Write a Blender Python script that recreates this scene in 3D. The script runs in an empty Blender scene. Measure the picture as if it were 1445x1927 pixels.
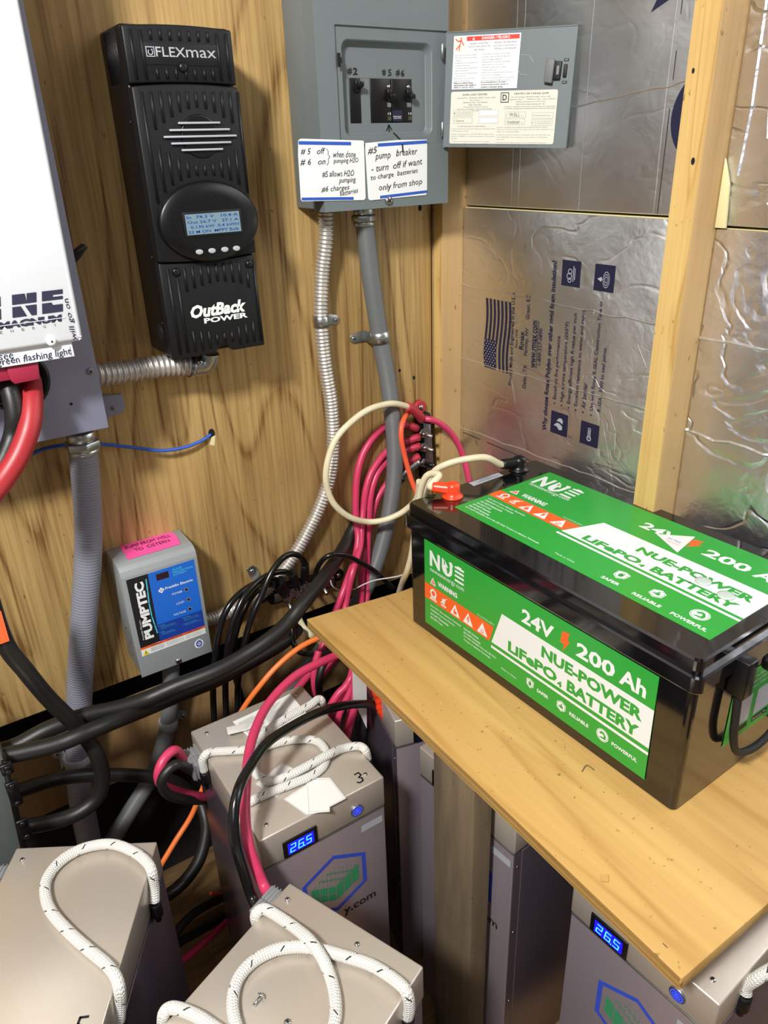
import bpy, bmesh, math, random
from mathutils import Matrix, Vector
random.seed(7)
C = bpy.context.scene.collection
scn = bpy.context.scene
PI = math.pi

# ---------------------------------------------------------------- camera, light, exposure
CAM_Z = 1.38                      # camera height over the floor
CAM_ROWS = ((0.8324373, -0.55316178, -0.0325605), (-0.26416839, -0.34451329, -0.90084719), (0.48709671, 0.7585005, -0.43291357))
FOCAL = 1408.4451                 # pixels on a 1445 x 1927 frame
cam_data = bpy.data.cameras.new('camera')
cam_data.sensor_fit = 'VERTICAL'; cam_data.sensor_height = 24.0
cam_data.lens = FOCAL / 1927 * 24.0
cam_data.clip_start = 0.02
cam = bpy.data.objects.new('camera', cam_data); C.objects.link(cam)
r_, d_, f_ = [Vector(v) for v in CAM_ROWS]
cam.matrix_world = Matrix(((r_.x, -d_.x, -f_.x, 0), (r_.y, -d_.y, -f_.y, 0), (r_.z, -d_.z, -f_.z, CAM_Z), (0, 0, 0, 1)))
scn.camera = cam
scn.view_settings.view_transform = 'Standard'
scn.view_settings.look = 'None'
scn.view_settings.gamma = 1.0
scn.view_settings.exposure = 0.0
scn.view_settings.use_curve_mapping = False

world = bpy.data.worlds.new('world'); scn.world = world; world.use_nodes = True
world.node_tree.nodes['Background'].inputs[0].default_value = (0.8, 0.85, 1.0, 1)
world.node_tree.nodes['Background'].inputs[1].default_value = 0.35

def area_light(name, loc, target, size, power, color):
    l = bpy.data.lights.new(name, 'AREA'); l.shape = 'DISK'; l.size = size; l.energy = power; l.color = color
    o = bpy.data.objects.new(name, l); C.objects.link(o); o.location = loc
    o.rotation_euler = (Vector(target) - Vector(loc)).to_track_quat('-Z', 'Y').to_euler()
    return o
area_light('ceiling_lamp', (-0.75, -0.15, 2.36), (0.4, 0.9, 1.0), 0.24, 64, (1.0, 0.985, 0.955))
area_light('fill_light', (-0.9, -1.3, 2.4), (0.0, 0.6, 1.0), 0.9, 9, (0.86, 0.92, 1.0))  # added fill light behind the camera, no lamp known there

# ---------------------------------------------------------------- pixel rays to places in the room
WALL_Y = 1.15726                  # plywood wall
FOIL_X = 0.922                    # foil face of the right wall
BOX_TOP = 0.58                    # lids of the floor batteries
TABLE = CAM_Z - 0.715
def ray(x, y):
    a = (x - 722.5) / FOCAL; b = (y - 963.5) / FOCAL
    return r_ * a + d_ * b + f_
def hitY(x, y, Y): d = ray(x, y); p = d * (Y / d.y); p.z += CAM_Z; return p
def hitX(x, y, X): d = ray(x, y); p = d * (X / d.x); p.z += CAM_Z; return p
def hitZ(x, y, Z): d = ray(x, y); p = d * ((Z - CAM_Z) / d.z); p.z = Z; return p
def off(x, y, d): return hitY(x, y, WALL_Y - d)   # a point d metres in front of the plywood

# ---------------------------------------------------------------- materials
MATS = {}
def srgb(h):
    if isinstance(h, str):
        c = [int(h[i:i + 2], 16) / 255 for i in (0, 2, 4)]
    else: c = h
    return tuple((v / 12.92 if v <= 0.04045 else ((v + 0.055) / 1.055) ** 2.4) for v in c) + (1,)
def mat(name, col, rough=0.5, metal=0.0, bump=0.0, bscale=200, var=0.0, vscale=8, coat=0.0, emit=0, spec=0.5, rvar=0.0, trans=0.0, alpha=1.0):
    if name in MATS: return MATS[name]
    m = bpy.data.materials.new(name); m.use_nodes = True; nt = m.node_tree; N = nt.nodes; L = nt.links
    b = N['Principled BSDF']; c = srgb(col)
    b.inputs['Base Color'].default_value = c; b.inputs['Roughness'].default_value = rough; b.inputs['Metallic'].default_value = metal
    b.inputs['Specular IOR Level'].default_value = spec; b.inputs['Coat Weight'].default_value = coat; b.inputs['Coat Roughness'].default_value = 0.06
    b.inputs['Transmission Weight'].default_value = trans; b.inputs['Alpha'].default_value = alpha
    if emit: b.inputs['Emission Color'].default_value = c; b.inputs['Emission Strength'].default_value = emit
    tc = N.new('ShaderNodeTexCoord')
    if var or rvar:
        n = N.new('ShaderNodeTexNoise'); n.inputs['Scale'].default_value = vscale; n.inputs['Detail'].default_value = 6
        L.new(tc.outputs['Object'], n.inputs['Vector'])
        if var:
            r = N.new('ShaderNodeValToRGB'); r.color_ramp.elements[0].position = 0.3; r.color_ramp.elements[1].position = 0.7
            r.color_ramp.elements[0].color = tuple(v * (1 - var) for v in c[:3]) + (1,); r.color_ramp.elements[1].color = tuple(min(1, v * (1 + var)) for v in c[:3]) + (1,)
            L.new(n.outputs['Fac'], r.inputs['Fac']); L.new(r.outputs['Color'], b.inputs['Base Color'])
        if rvar:
            mr = N.new('ShaderNodeMapRange'); mr.inputs['To Min'].default_value = max(0, rough - rvar); mr.inputs['To Max'].default_value = rough + rvar
            L.new(n.outputs['Fac'], mr.inputs['Value']); L.new(mr.outputs['Result'], b.inputs['Roughness'])
    if bump:
        n2 = N.new('ShaderNodeTexNoise'); n2.inputs['Scale'].default_value = bscale; n2.inputs['Detail'].default_value = 3
        bp = N.new('ShaderNodeBump'); bp.inputs['Strength'].default_value = bump; bp.inputs['Distance'].default_value = 0.001
        L.new(tc.outputs['Object'], n2.inputs['Vector']); L.new(n2.outputs['Fac'], bp.inputs['Height']); L.new(bp.outputs['Normal'], b.inputs['Normal'])
    MATS[name] = m; return m

def wood(name, light, dark, fig_scale, rings, streak, rough=0.6, line=0.35, darken=0.6, blotch=None, knots=False):
    """grain along one axis: stretched noise whose contour lines are the growth rings, plus fine fibre streaks"""
    m = bpy.data.materials.new(name); m.use_nodes = True; nt = m.node_tree; N = nt.nodes; L = nt.links
    b = N['Principled BSDF']; b.inputs['Roughness'].default_value = rough; b.inputs['Specular IOR Level'].default_value = 0.3
    tc = N.new('ShaderNodeTexCoord')
    def mp(s):
        q = N.new('ShaderNodeMapping'); q.inputs['Scale'].default_value = s; L.new(tc.outputs['Object'], q.inputs['Vector']); return q.outputs['Vector']
    def noise(v, sc, det=2, dist=0.0):
        n = N.new('ShaderNodeTexNoise'); n.inputs['Scale'].default_value = sc; n.inputs['Detail'].default_value = det; n.inputs['Distortion'].default_value = dist
        L.new(v, n.inputs['Vector']); return n.outputs['Fac']
    def mth(op, a, bb=None):
        q = N.new('ShaderNodeMath'); q.operation = op
        for i, v in enumerate((a, bb)):
            if v is None: continue
            if isinstance(v, (int, float)): q.inputs[i].default_value = v
            else: L.new(v, q.inputs[i])
        return q.outputs[0]
    def ramp(v, pts):
        r = N.new('ShaderNodeValToRGB'); e = r.color_ramp.elements
        while len(e) < len(pts): e.new(0.5)
        for i, (p, c) in enumerate(pts): e[i].position = p; e[i].color = c if isinstance(c, tuple) else (c, c, c, 1)
        L.new(v, r.inputs['Fac']); return r.outputs['Color']
    def mix(t, f, a, bb):
        q = N.new('ShaderNodeMix'); q.data_type = 'RGBA'; q.blend_type = t
        for i, v in ((0, f), (6, a), (7, bb)):
            if isinstance(v, (int, float)): q.inputs[i].default_value = v
            elif isinstance(v, tuple): q.inputs[i].default_value = v
            else: L.new(v, q.inputs[i])
        return q.outputs[2]
    fig = noise(mp(fig_scale), 1.0, 2, 0.4)
    ph = mth('FRACT', mth('MULTIPLY', fig, rings))
    ringc = ramp(ph, [(0.0, 0.7), (0.12, 0.0), (0.55, 0.10), (0.86, 0.35), (0.96, 1.0)])
    fib = noise(mp(streak), 1.0, 5, 0.2)
    fibc = ramp(fib, [(0.35, 1.0), (0.62, 0.0)])
    base = mix('MIX', noise(mp(tuple(v * 2.2 for v in fig_scale)), 1.0, 3), srgb(light), srgb([sum(x) / 2 for x in zip([int(light[i:i+2], 16)/255 for i in (0, 2, 4)], [int(dark[i:i+2], 16)/255 for i in (0, 2, 4)])]))
    c1 = mix('MIX', mth('MULTIPLY', ringc, line), base, srgb(dark))
    c2 = mix('MIX', mth('MULTIPLY', mth('MULTIPLY', fibc, darken), mth('ADD', ringc, 0.45)), c1, srgb(dark))
    if blotch:
        bl = ramp(noise(mp((3.1, 3.1, 2.3)), 1.0, 6, 0.8), [(0.50, 0.0), (0.72, 1.0)])
        c2 = mix('MIX', mth('MULTIPLY', bl, blotch[1]), c2, srgb(blotch[0]))
        sp = ramp(noise(mp((130, 130, 70)), 1.0, 2), [(0.70, 0.0), (0.76, 1.0)])
        c2 = mix('MIX', mth('MULTIPLY', sp, 0.55), c2, srgb('3a2a18'))
    L.new(c2, b.inputs['Base Color'])
    bp = N.new('ShaderNodeBump'); bp.inputs['Strength'].default_value = 0.35; bp.inputs['Distance'].default_value = 0.0012
    L.new(fib, bp.inputs['Height']); L.new(bp.outputs['Normal'], b.inputs['Normal'])
    MATS[name] = m; return m

def foil(name, col='b9b6b4', rough=0.30, k=1.0):
    m = bpy.data.materials.new(name); m.use_nodes = True; nt = m.node_tree; N = nt.nodes; L = nt.links
    b = N['Principled BSDF']; b.inputs['Metallic'].default_value = 1.0; b.inputs['Base Color'].default_value = srgb(col)
    tc = N.new('ShaderNodeTexCoord')
    def noise(sc, vec=(1, 1, 1), det=3, dist=0.0):
        q = N.new('ShaderNodeMapping'); q.inputs['Scale'].default_value = vec; L.new(tc.outputs['Object'], q.inputs['Vector'])
        n = N.new('ShaderNodeTexNoise'); n.inputs['Scale'].default_value = sc; n.inputs['Detail'].default_value = det; n.inputs['Distortion'].default_value = dist
        L.new(q.outputs['Vector'], n.inputs['Vector']); return n.outputs['Fac']
    mr = N.new('ShaderNodeMapRange'); mr.inputs['From Min'].default_value = 0.3; mr.inputs['From Max'].default_value = 0.7
    mr.inputs['To Min'].default_value = rough - 0.05; mr.inputs['To Max'].default_value = rough + 0.07
    L.new(noise(9), mr.inputs['Value']); L.new(mr.outputs['Result'], b.inputs['Roughness'])
    def m2(op, a, bb):
        q = N.new('ShaderNodeMath'); q.operation = op
        for i, v in enumerate((a, bb)):
            if isinstance(v, (int, float)): q.inputs[i].default_value = v
            else: L.new(v, q.inputs[i])
        return q.outputs[0]
    # wide buckles + sharp thin creases (ridged noise) + fine crackle
    wide = m2('MULTIPLY', noise(5, (1, 1, 1.6), 2), 1.9)
    rid = m2('ABSOLUTE', m2('SUBTRACT', noise(7, (1, 1, 1.5), 3, 0.6), 0.5), 0)
    rid = m2('MINIMUM', m2('MULTIPLY', rid, 14), 0.45)
    fine = m2('ADD', m2('MULTIPLY', noise(75, (1, 1, 1), 4), 0.25), m2('MULTIPLY', noise(24, (1, 1, 1.4), 3, 0.5), 0.55))
    h = m2('ADD', m2('ADD', wide, m2('MULTIPLY', rid, 0.55 * k)), fine)
    bp = N.new('ShaderNodeBump'); bp.inputs['Strength'].default_value = 0.75 * k; bp.inputs['Distance'].default_value = 0.0035
    L.new(h, bp.inputs['Height']); L.new(bp.outputs['Normal'], b.inputs['Normal'])
    MATS[name] = m; return m

def rope_mat():
    m = bpy.data.materials.new('braided_rope'); m.use_nodes = True; nt = m.node_tree; N = nt.nodes; L = nt.links
    b = N['Principled BSDF']; b.inputs['Roughness'].default_value = 0.55
    b.inputs['Sheen Weight'].default_value = 0.3
    uv = N.new('ShaderNodeUVMap'); sx = N.new('ShaderNodeSeparateXYZ'); L.new(uv.outputs[0], sx.inputs[0])
    def mth(op, a, bb=0.0):
        q = N.new('ShaderNodeMath'); q.operation = op
        for i, v in enumerate((a, bb)):
            if isinstance(v, (int, float)): q.inputs[i].default_value = v
            else: L.new(v, q.inputs[i])
        return q.outputs[0]
    u, v = sx.outputs[0], sx.outputs[1]
    lane = mth('PINGPONG', mth('MULTIPLY', v, 16), 1.0)           # herringbone lanes around the rope
    s = mth('SINE', mth('ADD', mth('MULTIPLY', u, 1900), mth('MULTIPLY', lane, 3.0)))
    groove = mth('SUBTRACT', 1.0, mth('MULTIPLY', mth('ABSOLUTE', mth('SUBTRACT', lane, 0.5)), 1.2))
    h = mth('MULTIPLY', mth('ADD', mth('MULTIPLY', s, 0.5), 0.5), groove)
    bp = N.new('ShaderNodeBump'); bp.inputs['Strength'].default_value = 0.9; bp.inputs['Distance'].default_value = 0.0012
    L.new(h, bp.inputs['Height']); L.new(bp.outputs['Normal'], b.inputs['Normal'])
    # tracer yarns: short dark dashes crossing the rope
    t = mth('ABSOLUTE', mth('SUBTRACT', mth('FRACT', mth('ADD', mth('MULTIPLY', u, 26.0), mth('MULTIPLY', v, 1.0))), 0.5))
    dash = mth('LESS_THAN', t, 0.028)
    seg = mth('LESS_THAN', mth('FRACT', mth('MULTIPLY', v, 4.0)), 0.52)
    f = mth('MULTIPLY', dash, seg)
    mx = N.new('ShaderNodeMix'); mx.data_type = 'RGBA'; mx.inputs[6].default_value = srgb('e9e7e0'); mx.inputs[7].default_value = srgb('20201e')
    L.new(f, mx.inputs[0])
    mx2 = N.new('ShaderNodeMix'); mx2.data_type = 'RGBA'; mx2.blend_type = 'MULTIPLY'; mx2.inputs[0].default_value = 0.5
    hr = N.new('ShaderNodeMapRange'); hr.inputs['To Min'].default_value = 0.6; hr.inputs['To Max'].default_value = 1.0; L.new(h, hr.inputs['Value'])
    L.new(mx.outputs[2], mx2.inputs[6]); L.new(hr.outputs['Result'], mx2.inputs[7]); L.new(mx2.outputs[2], b.inputs['Base Color'])
    MATS['braided_rope'] = m; return m

def ribbed_pvc(name, col, freq):
    m = mat(name, col, 0.42); nt = m.node_tree; N = nt.nodes; L = nt.links; b = N['Principled BSDF']
    uv = N.new('ShaderNodeUVMap'); sx = N.new('ShaderNodeSeparateXYZ'); L.new(uv.outputs[0], sx.inputs[0])
    q = N.new('ShaderNodeMath'); q.operation = 'MULTIPLY'; q.inputs[1].default_value = freq; L.new(sx.outputs[0], q.inputs[0])
    s = N.new('ShaderNodeMath'); s.operation = 'SINE'; L.new(q.outputs[0], s.inputs[0])
    bp = N.new('ShaderNodeBump'); bp.inputs['Strength'].default_value = 0.3; bp.inputs['Distance'].default_value = 0.0008
    L.new(s.outputs[0], bp.inputs['Height']); L.new(bp.outputs['Normal'], b.inputs['Normal'])
    return m

# ---------------------------------------------------------------- mesh collecting
class Frame:
    """a flat drawing surface: origin, right, up; n points to the viewer"""
    def __init__(s, o, u, v): s.o = Vector(o); s.u = Vector(u).normalized(); s.v = Vector(v).normalized(); s.n = s.u.cross(s.v).normalized()
    def p(s, a, b, h=0.0): return s.o + s.u * a + s.v * b + s.n * h
TXT = {}
def glyphs(body, bold=0.0, shear=0.0):
    key = (body, bold, shear)
    if key in TXT: return TXT[key]
    cu = bpy.data.curves.new('t', 'FONT'); cu.body = body; cu.size = 1; cu.resolution_u = 2; cu.offset = bold; cu.shear = shear
    o = bpy.data.objects.new('t', cu); C.objects.link(o)
    dg = bpy.context.evaluated_depsgraph_get(); me = bpy.data.meshes.new_from_object(o.evaluated_get(dg))
    vs = [(v.co.x, v.co.y) for v in me.vertices]; fs = [tuple(p.vertices) for p in me.polygons]
    bpy.data.meshes.remove(me); bpy.data.objects.remove(o); bpy.data.curves.remove(cu)
    x0 = min(v[0] for v in vs); x1 = max(v[0] for v in vs); y0 = min(v[1] for v in vs); y1 = max(v[1] for v in vs)
    TXT[key] = (vs, fs, x0, x1, y0, y1); return TXT[key]

class MB:
    def __init__(s): s.v = []; s.f = []; s.m = []; s.sm = []; s.uv = []; s.mats = []
    def mi(s, m):
        m = MATS[m] if isinstance(m, str) else m
        if m not in s.mats: s.mats.append(m)
        return s.mats.index(m)
    def face(s, idx, m, smooth=False, uv=None):
        s.f.append(tuple(idx)); s.m.append(m); s.sm.append(smooth); s.uv.append(uv)
    def poly(s, pts, m, smooth=False):
        k = len(s.v); s.v += [Vector(p) for p in pts]; s.face(range(k, k + len(pts)), s.mi(m), smooth); return s
    def addbm(s, bm, m, M=None, smooth=False):
        k = len(s.v); mi = s.mi(m); bm.verts.ensure_lookup_table(); bm.verts.index_update()
        for v in bm.verts: s.v.append(M @ v.co if M else v.co.copy())
        for f in bm.faces: s.face([k + v.index for v in f.verts], mi, smooth)
        bm.free(); return s
    def box(s, lo, hi, m, bev=0.0, M=None, seg=2):
        bm = bmesh.new(); bmesh.ops.create_cube(bm, size=1)
        lo = Vector(lo); hi = Vector(hi)
        for v in bm.verts: v.co = Vector(((lo.x + hi.x) / 2 + v.co.x * (hi.x - lo.x), (lo.y + hi.y) / 2 + v.co.y * (hi.y - lo.y), (lo.z + hi.z) / 2 + v.co.z * (hi.z - lo.z)))
        if bev: bmesh.ops.bevel(bm, geom=list(bm.edges), offset=bev, segments=seg, affect='EDGES', profile=0.5)
        return s.addbm(bm, m, M, bev > 0)
    def prism(s, pts, h, m, bev=0.0, smooth=False):
        """pts: list of 3-D points of a flat outline, h: vector of extrusion"""
        bm = bmesh.new(); a = [bm.verts.new(Vector(p)) for p in pts]; f = bm.faces.new(a)
        r = bmesh.ops.extrude_face_region(bm, geom=[f]); nv = [g for g in r['geom'] if isinstance(g, bmesh.types.BMVert)]
        for v in nv: v.co += Vector(h)
        bmesh.ops.recalc_face_normals(bm, faces=list(bm.faces))
        if bev: bmesh.ops.bevel(bm, geom=list(bm.edges), offset=bev, segments=2, affect='EDGES', profile=0.5)
        return s.addbm(bm, m, None, smooth or bev > 0)
    def tube(s, pts, r, m, seg=12, sub=8, rf=None, cap=True, step=None, squash=1.0):
        P = [Vector(p) for p in pts]
        Q = []
        if len(P) == 2: Q = [P[0].lerp(P[1], i / sub) for i in range(sub + 1)]
        else:
            E = [P[0] * 2 - P[1]] + P + [P[-1] * 2 - P[-2]]
            for i in range(1, len(E) - 2):
                a, b, c, d = E[i - 1:i + 3]
                for k in range(sub):
                    t = k / sub; t2 = t * t; t3 = t2 * t
                    Q.append(0.5 * ((2 * b) + (c - a) * t + (2 * a - 5 * b + 4 * c - d) * t2 + (3 * b - a - 3 * c + d) * t3))
            Q.append(P[-1])
        if step:                                       # resample evenly
            acc = [0.0]
            for i in range(1, len(Q)): acc.append(acc[-1] + (Q[i] - Q[i - 1]).length)
            n = max(2, int(acc[-1] / step)); R = []; j = 0
            for i in range(n + 1):
                L_ = acc[-1] * i / n
                while j < len(acc) - 2 and acc[j + 1] < L_: j += 1
                t = (L_ - acc[j]) / max(1e-9, acc[j + 1] - acc[j]); R.append(Q[j].lerp(Q[j + 1], t))
            Q = R
        mi = s.mi(m); k0 = len(s.v); T = (Q[1] - Q[0]).normalized()
        nrm = T.orthogonal().normalized(); dist = 0.0; ds = []
        for i, q in enumerate(Q):
            T2 = (Q[min(i + 1, len(Q) - 1)] - Q[max(i - 1, 0)]).normalized()
            nrm = (nrm - T2 * nrm.dot(T2)).normalized(); bi = T2.cross(nrm)
            if i: dist += (q - Q[i - 1]).length
            ds.append(dist); rr = r * (rf(dist) if rf else 1.0)
            for j in range(seg):
                a = 2 * PI * j / seg; s.v.append(q + nrm * (math.cos(a) * rr) + bi * (math.sin(a) * rr))
        for i in range(len(Q) - 1):
            for j in range(seg):
                j2 = (j + 1) % seg; a = k0 + i * seg
                s.face((a + j, a + j2, a + seg + j2, a + seg + j), mi, True, ((ds[i], j / seg), (ds[i], (j + 1) / seg), (ds[i + 1], (j + 1) / seg), (ds[i + 1], j / seg)))
        if cap:
            s.face([k0 + j for j in range(seg)][::-1], mi); s.face([k0 + (len(Q) - 1) * seg + j for j in range(seg)], mi)
        return s
    def lathe(s, o, axis, prof, m, seg=24, smooth=True):
        """prof: (height along axis, radius)"""
        a = Vector(axis).normalized(); n = a.orthogonal().normalized(); b = a.cross(n); o = Vector(o); k0 = len(s.v); mi = s.mi(m)
        for h, r in prof:
            for j in range(seg):
                t = 2 * PI * j / seg; s.v.append(o + a * h + n * (r * math.cos(t)) + b * (r * math.sin(t)))
        for i in range(len(prof) - 1):
            for j in range(seg):
                j2 = (j + 1) % seg; s.face((k0 + i * seg + j, k0 + i * seg + j2, k0 + (i + 1) * seg + j2, k0 + (i + 1) * seg + j), mi, smooth)
        s.face([k0 + j for j in range(seg)][::-1], mi); s.face([k0 + (len(prof) - 1) * seg + j for j in range(seg)], mi)
        return s
    def cyl(s, a, b, r, m, seg=20, bev=0.0):
        a = Vector(a); b = Vector(b); h = (b - a).length
        pr = [(0, r), (h, r)] if not bev else [(0, r - bev), (bev, r), (h - bev, r), (h, r - bev)]
        return s.lathe(a, b - a, pr, m, seg, True)
    # --- flat drawing on a frame
    def flat(s, F, pts, m, h=0.0): return s.poly([F.p(a, b, h) for a, b in pts], m)
    def rect(s, F, x0, x1, y0, y1, m, h=0.0): return s.flat(F, [(x0, y0), (x1, y0), (x1, y1), (x0, y1)], m, h)
    def disc(s, F, x, y, rx, ry, m, h=0.0, n=28): return s.flat(F, [(x + rx * math.cos(2 * PI * i / n), y + ry * math.sin(2 * PI * i / n)) for i in range(n)], m, h)
    def ring(s, F, x, y, r0, r1, m, h=0.0, n=28, a0=0, a1=2 * PI, ky=1.0):
        for i in range(n):
            t0 = a0 + (a1 - a0) * i / n; t1 = a0 + (a1 - a0) * (i + 1) / n
            s.flat(F, [(x + r0 * math.cos(t0), y + ky * r0 * math.sin(t0)), (x + r1 * math.cos(t0), y + ky * r1 * math.sin(t0)), (x + r1 * math.cos(t1), y + ky * r1 * math.sin(t1)), (x + r0 * math.cos(t1), y + ky * r0 * math.sin(t1))], m, h)
        return s
    def stroke(s, F, pts, w, m, h=0.0):
        for (x0, y0), (x1, y1) in zip(pts, pts[1:]):
            dx, dy = x1 - x0, y1 - y0; l = math.hypot(dx, dy) or 1; nx, ny = -dy / l * w / 2, dx / l * w / 2; ex, ey = dx / l * w * .3, dy / l * w * .3
            s.flat(F, [(x0 - nx - ex, y0 - ny - ey), (x1 - nx + ex, y1 - ny + ey), (x1 + nx + ex, y1 + ny + ey), (x0 + nx - ex, y0 + ny - ey)], m, h)
        return s
    def text(s, F, body, x0, x1, y0, y1, m, h=0.0, bold=0.0, shear=0.0, wob=0.0, rot=0.0):
        """fit the lettering into the box x0..x1, y0..y1; rot turns the box about its lower left corner"""
        vs, fs, a0, a1, b0, b1 = glyphs(body, bold, shear); k = len(s.v); mi = s.mi(m)
        c, sn = math.cos(rot), math.sin(rot); H = y1 - y0; ph = (hash(len(body)) % 7) + x0 * 300
        for x, y in vs:
            u = (x - a0) / (a1 - a0) * (x1 - x0); w = (y - b0) / (b1 - b0) * H
            if wob:
                q = u / H
                w2 = w + H * wob * (math.sin(q * 3.1 + ph) * .5 + math.sin(q * 7.3 + ph) * .35)
                u = u + H * wob * math.sin(q * 5.0 + w / H * 4 + ph) * .6; w = w2
            s.v.append(F.p(x0 + u * c - w * sn, y0 + u * sn + w * c, h))
        for f in fs: s.face([k + i for i in f], mi)
        return s
    def build(s, name, parent=None, label=None, cat=None, group=None, kind=None, origin=None):
        vs = s.v; loc = Vector((0, 0, 0))
        if parent is None:
            if origin is None:
                xs = [v.x for v in vs]; ys = [v.y for v in vs]; zs = [v.z for v in vs]
                origin = Vector(((min(xs) + max(xs)) / 2, (min(ys) + max(ys)) / 2, min(zs)))
            loc = Vector(origin); vs = [v - loc for v in vs]
        elif s.world_coords:
            root = parent
            while root.parent: root = root.parent
            inv = root_matrix(root).inverted(); vs = [inv @ v for v in vs]
        me = bpy.data.meshes.new(name); me.from_pydata([tuple(v) for v in vs], [], s.f)
        for m in s.mats: me.materials.append(m)
        me.polygons.foreach_set('material_index', s.m); me.polygons.foreach_set('use_smooth', s.sm)
        if any(u for u in s.uv):
            ul = me.uv_layers.new(name='UVMap')
            for p, u in zip(me.polygons, s.uv):
                if u:
                    for li, q in zip(p.loop_indices, u): ul.data[li].uv = q
        me.update()
        o = bpy.data.objects.new(name, me); C.objects.link(o); o.location = loc
        if parent: o.parent = parent
        tag(o, label, cat, group, kind); return o
    world_coords = True
class LB(MB):                    # same, but the points are already in the thing's own coordinates
    world_coords = False
def root_matrix(o): return Matrix.Translation(o.location) @ o.rotation_euler.to_matrix().to_4x4()
def tag(o, label=None, cat=None, group=None, kind=None):
    if label: o['label'] = label
    if cat: o['category'] = cat
    if group: o['group'] = group
    if kind: o['kind'] = kind
def thing(name, label, cat, loc, rotz=0.0, group=None):
    o = bpy.data.objects.new(name, None); C.objects.link(o); o.empty_display_size = 0.05
    o.location = loc; o.rotation_euler = (0, 0, rotz); tag(o, label, cat, group); return o
def screw(mb, p, n, r=0.004, m='bright_steel', cross=True):
    mb.lathe(p, n, [(0, r), (r * .35, r * .95), (r * .6, r * .6), (r * .65, 0.0001)], m, 14)
    if cross:
        n = Vector(n).normalized(); a = n.orthogonal().normalized(); b = n.cross(a); q = Vector(p) + n * (r * .66)
        for d, e in ((a, b), (b, a)): mb.poly([q + d * r * .6 + e * r * .12, q - d * r * .6 + e * r * .12, q - d * r * .6 - e * r * .12, q + d * r * .6 - e * r * .12], 'ink_black')

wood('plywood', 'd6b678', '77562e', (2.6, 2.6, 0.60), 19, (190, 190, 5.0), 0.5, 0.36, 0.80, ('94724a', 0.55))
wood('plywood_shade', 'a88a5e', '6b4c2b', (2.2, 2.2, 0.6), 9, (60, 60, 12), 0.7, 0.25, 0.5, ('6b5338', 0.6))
wood('pine_stud', 'e2c280', 'a87c3c', (14, 14, 0.9), 7, (260, 260, 3.0), 0.55, 0.42, 0.35, ('7a5a34', 0.18))
wood('pine_side', 'c5a473', 'a07f50', (10, 10, 0.8), 3, (160, 160, 3.0), 0.6, 0.2, 0.3, ('7a6a54', 0.25))
wood('table_ply', 'd8b26e', 'a67d40', (6.5, 0.50, 6.5), 6, (70, 1.3, 70), 0.45, 0.34, 0.50, ('bd9455', 0.5))
wood('ply_edge', 'c9a15a', '8a6430', (3, 3, 260), 2, (60, 8, 300), 0.6, 0.5, 0.5)
wood('weathered_wood', '7e6e55', '473a2b', (14, 14, 2.2), 3, (60, 60, 6), 0.85, 0.35, 0.6, ('4a4038', 0.7))
wood('floor_wood', '8c6d45', '4c3721', (1.6, 5, 1), 6, (12, 130, 12), 0.75, 0.4, 0.6, ('3f3326', 0.6))
foil('foil_plain', 'dfdedd', 0.40, .95); foil('foil_crumpled', 'e4e6ee', 0.36, 1.5)
foil('foil_smooth', 'dadada', 0.40, 0.55)
rope_mat(); ribbed_pvc('grey_conduit', '80828f', 1300); ribbed_pvc('grey_tube', '6c6f70', 4000)
for a in (
    ('ink_black', '101012', .6), ('ink_navy', '1b1b38', .5), ('paper_white', 'dcdcd8', .55), ('paper_blue', '2a55b4', .5), ('white', 'e6e8e8', .5),
    ('label_green', '2a9c38', .28), ('label_orange', 'ea5f24', .35), ('label_white', 'e2e5e4', .28), ('label_red', 'd8382a', .4), ('label_cream', 'd6d4c6', .5),
    ('text_grey', '6d6f6e', .6), ('text_dark', '35383a', .6), ('sticker_silver', 'a9acb4', .35), ('blue_label', '1763c8', .35), ('deep_blue', '1b3a96', .35), ('cyan_line', '49b7d6', .4),
    ('pink_tape', 'f4549e', .6), ('yellow', 'e0cf2e', .4), ('soft_rubber', 'b9c6bd', .35), ('magnum_blue', '2d2f45', .5), ('logo_blue', '2f4cc4', .5), ('logo_green', '2b8f5c', .5),
    ('orange_tag', 'ee6a35', .6), ('twist_grey', '8c8f92', .5), ('vac_black', '0b0b0c', .9)):
    mat(*a)
mat('panel_grey', '687173', .48, bump=.10, bscale=900, var=.04, vscale=3)
mat('panel_grey_light', '8f9496', .42, bump=.08, bscale=900)
mat('magnum_grey', '83859a', .5, bump=.1, bscale=1400)
mat('magnum_white', 'e8edf2', .30, bump=.06, bscale=1400)
mat('cast_black', '121315', .46, bump=.2, bscale=1600, spec=.35)
mat('gloss_black', '0d0d0f', .10, spec=.6, coat=.6)
mat('satin_black', '0d0d0f', .34, spec=.4)
mat('breaker_black', '0e0e0f', .4, spec=.35)
mat('beige_metal', 'cfc5b8', .34, metal=.58, bump=.12, bscale=1500, var=.04, vscale=5)
mat('beige_side', '968b98', .27, metal=.85, bump=.015, bscale=1200)  # same metal as the lid, with a blue cast of light tinted in
mat('black_cable', '1b1b19', .45, bump=.15, bscale=500)
mat('black_wire', '101011', .22)
mat('red_cable', 'ca3a60', .38, var=.05)
mat('magnum_red', 'a52a30', .42)
mat('orange_cable', 'f07a38', .4)
mat('coral_cable', 'f2603c', .4)
mat('white_cable', 'd8cfae', .42, var=.07, vscale=40)
mat('blue_wire', '2f5cbc', .35)
mat('thin_white_wire', 'c9c3c4', .4)
mat('orange_boot', 'f0431e', .30)
mat('bright_steel', 'c2c2c0', .25, metal=1, var=.1, vscale=60)
mat('zinc', 'b2b6b8', .34, metal=1, var=.12, vscale=50)
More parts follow.
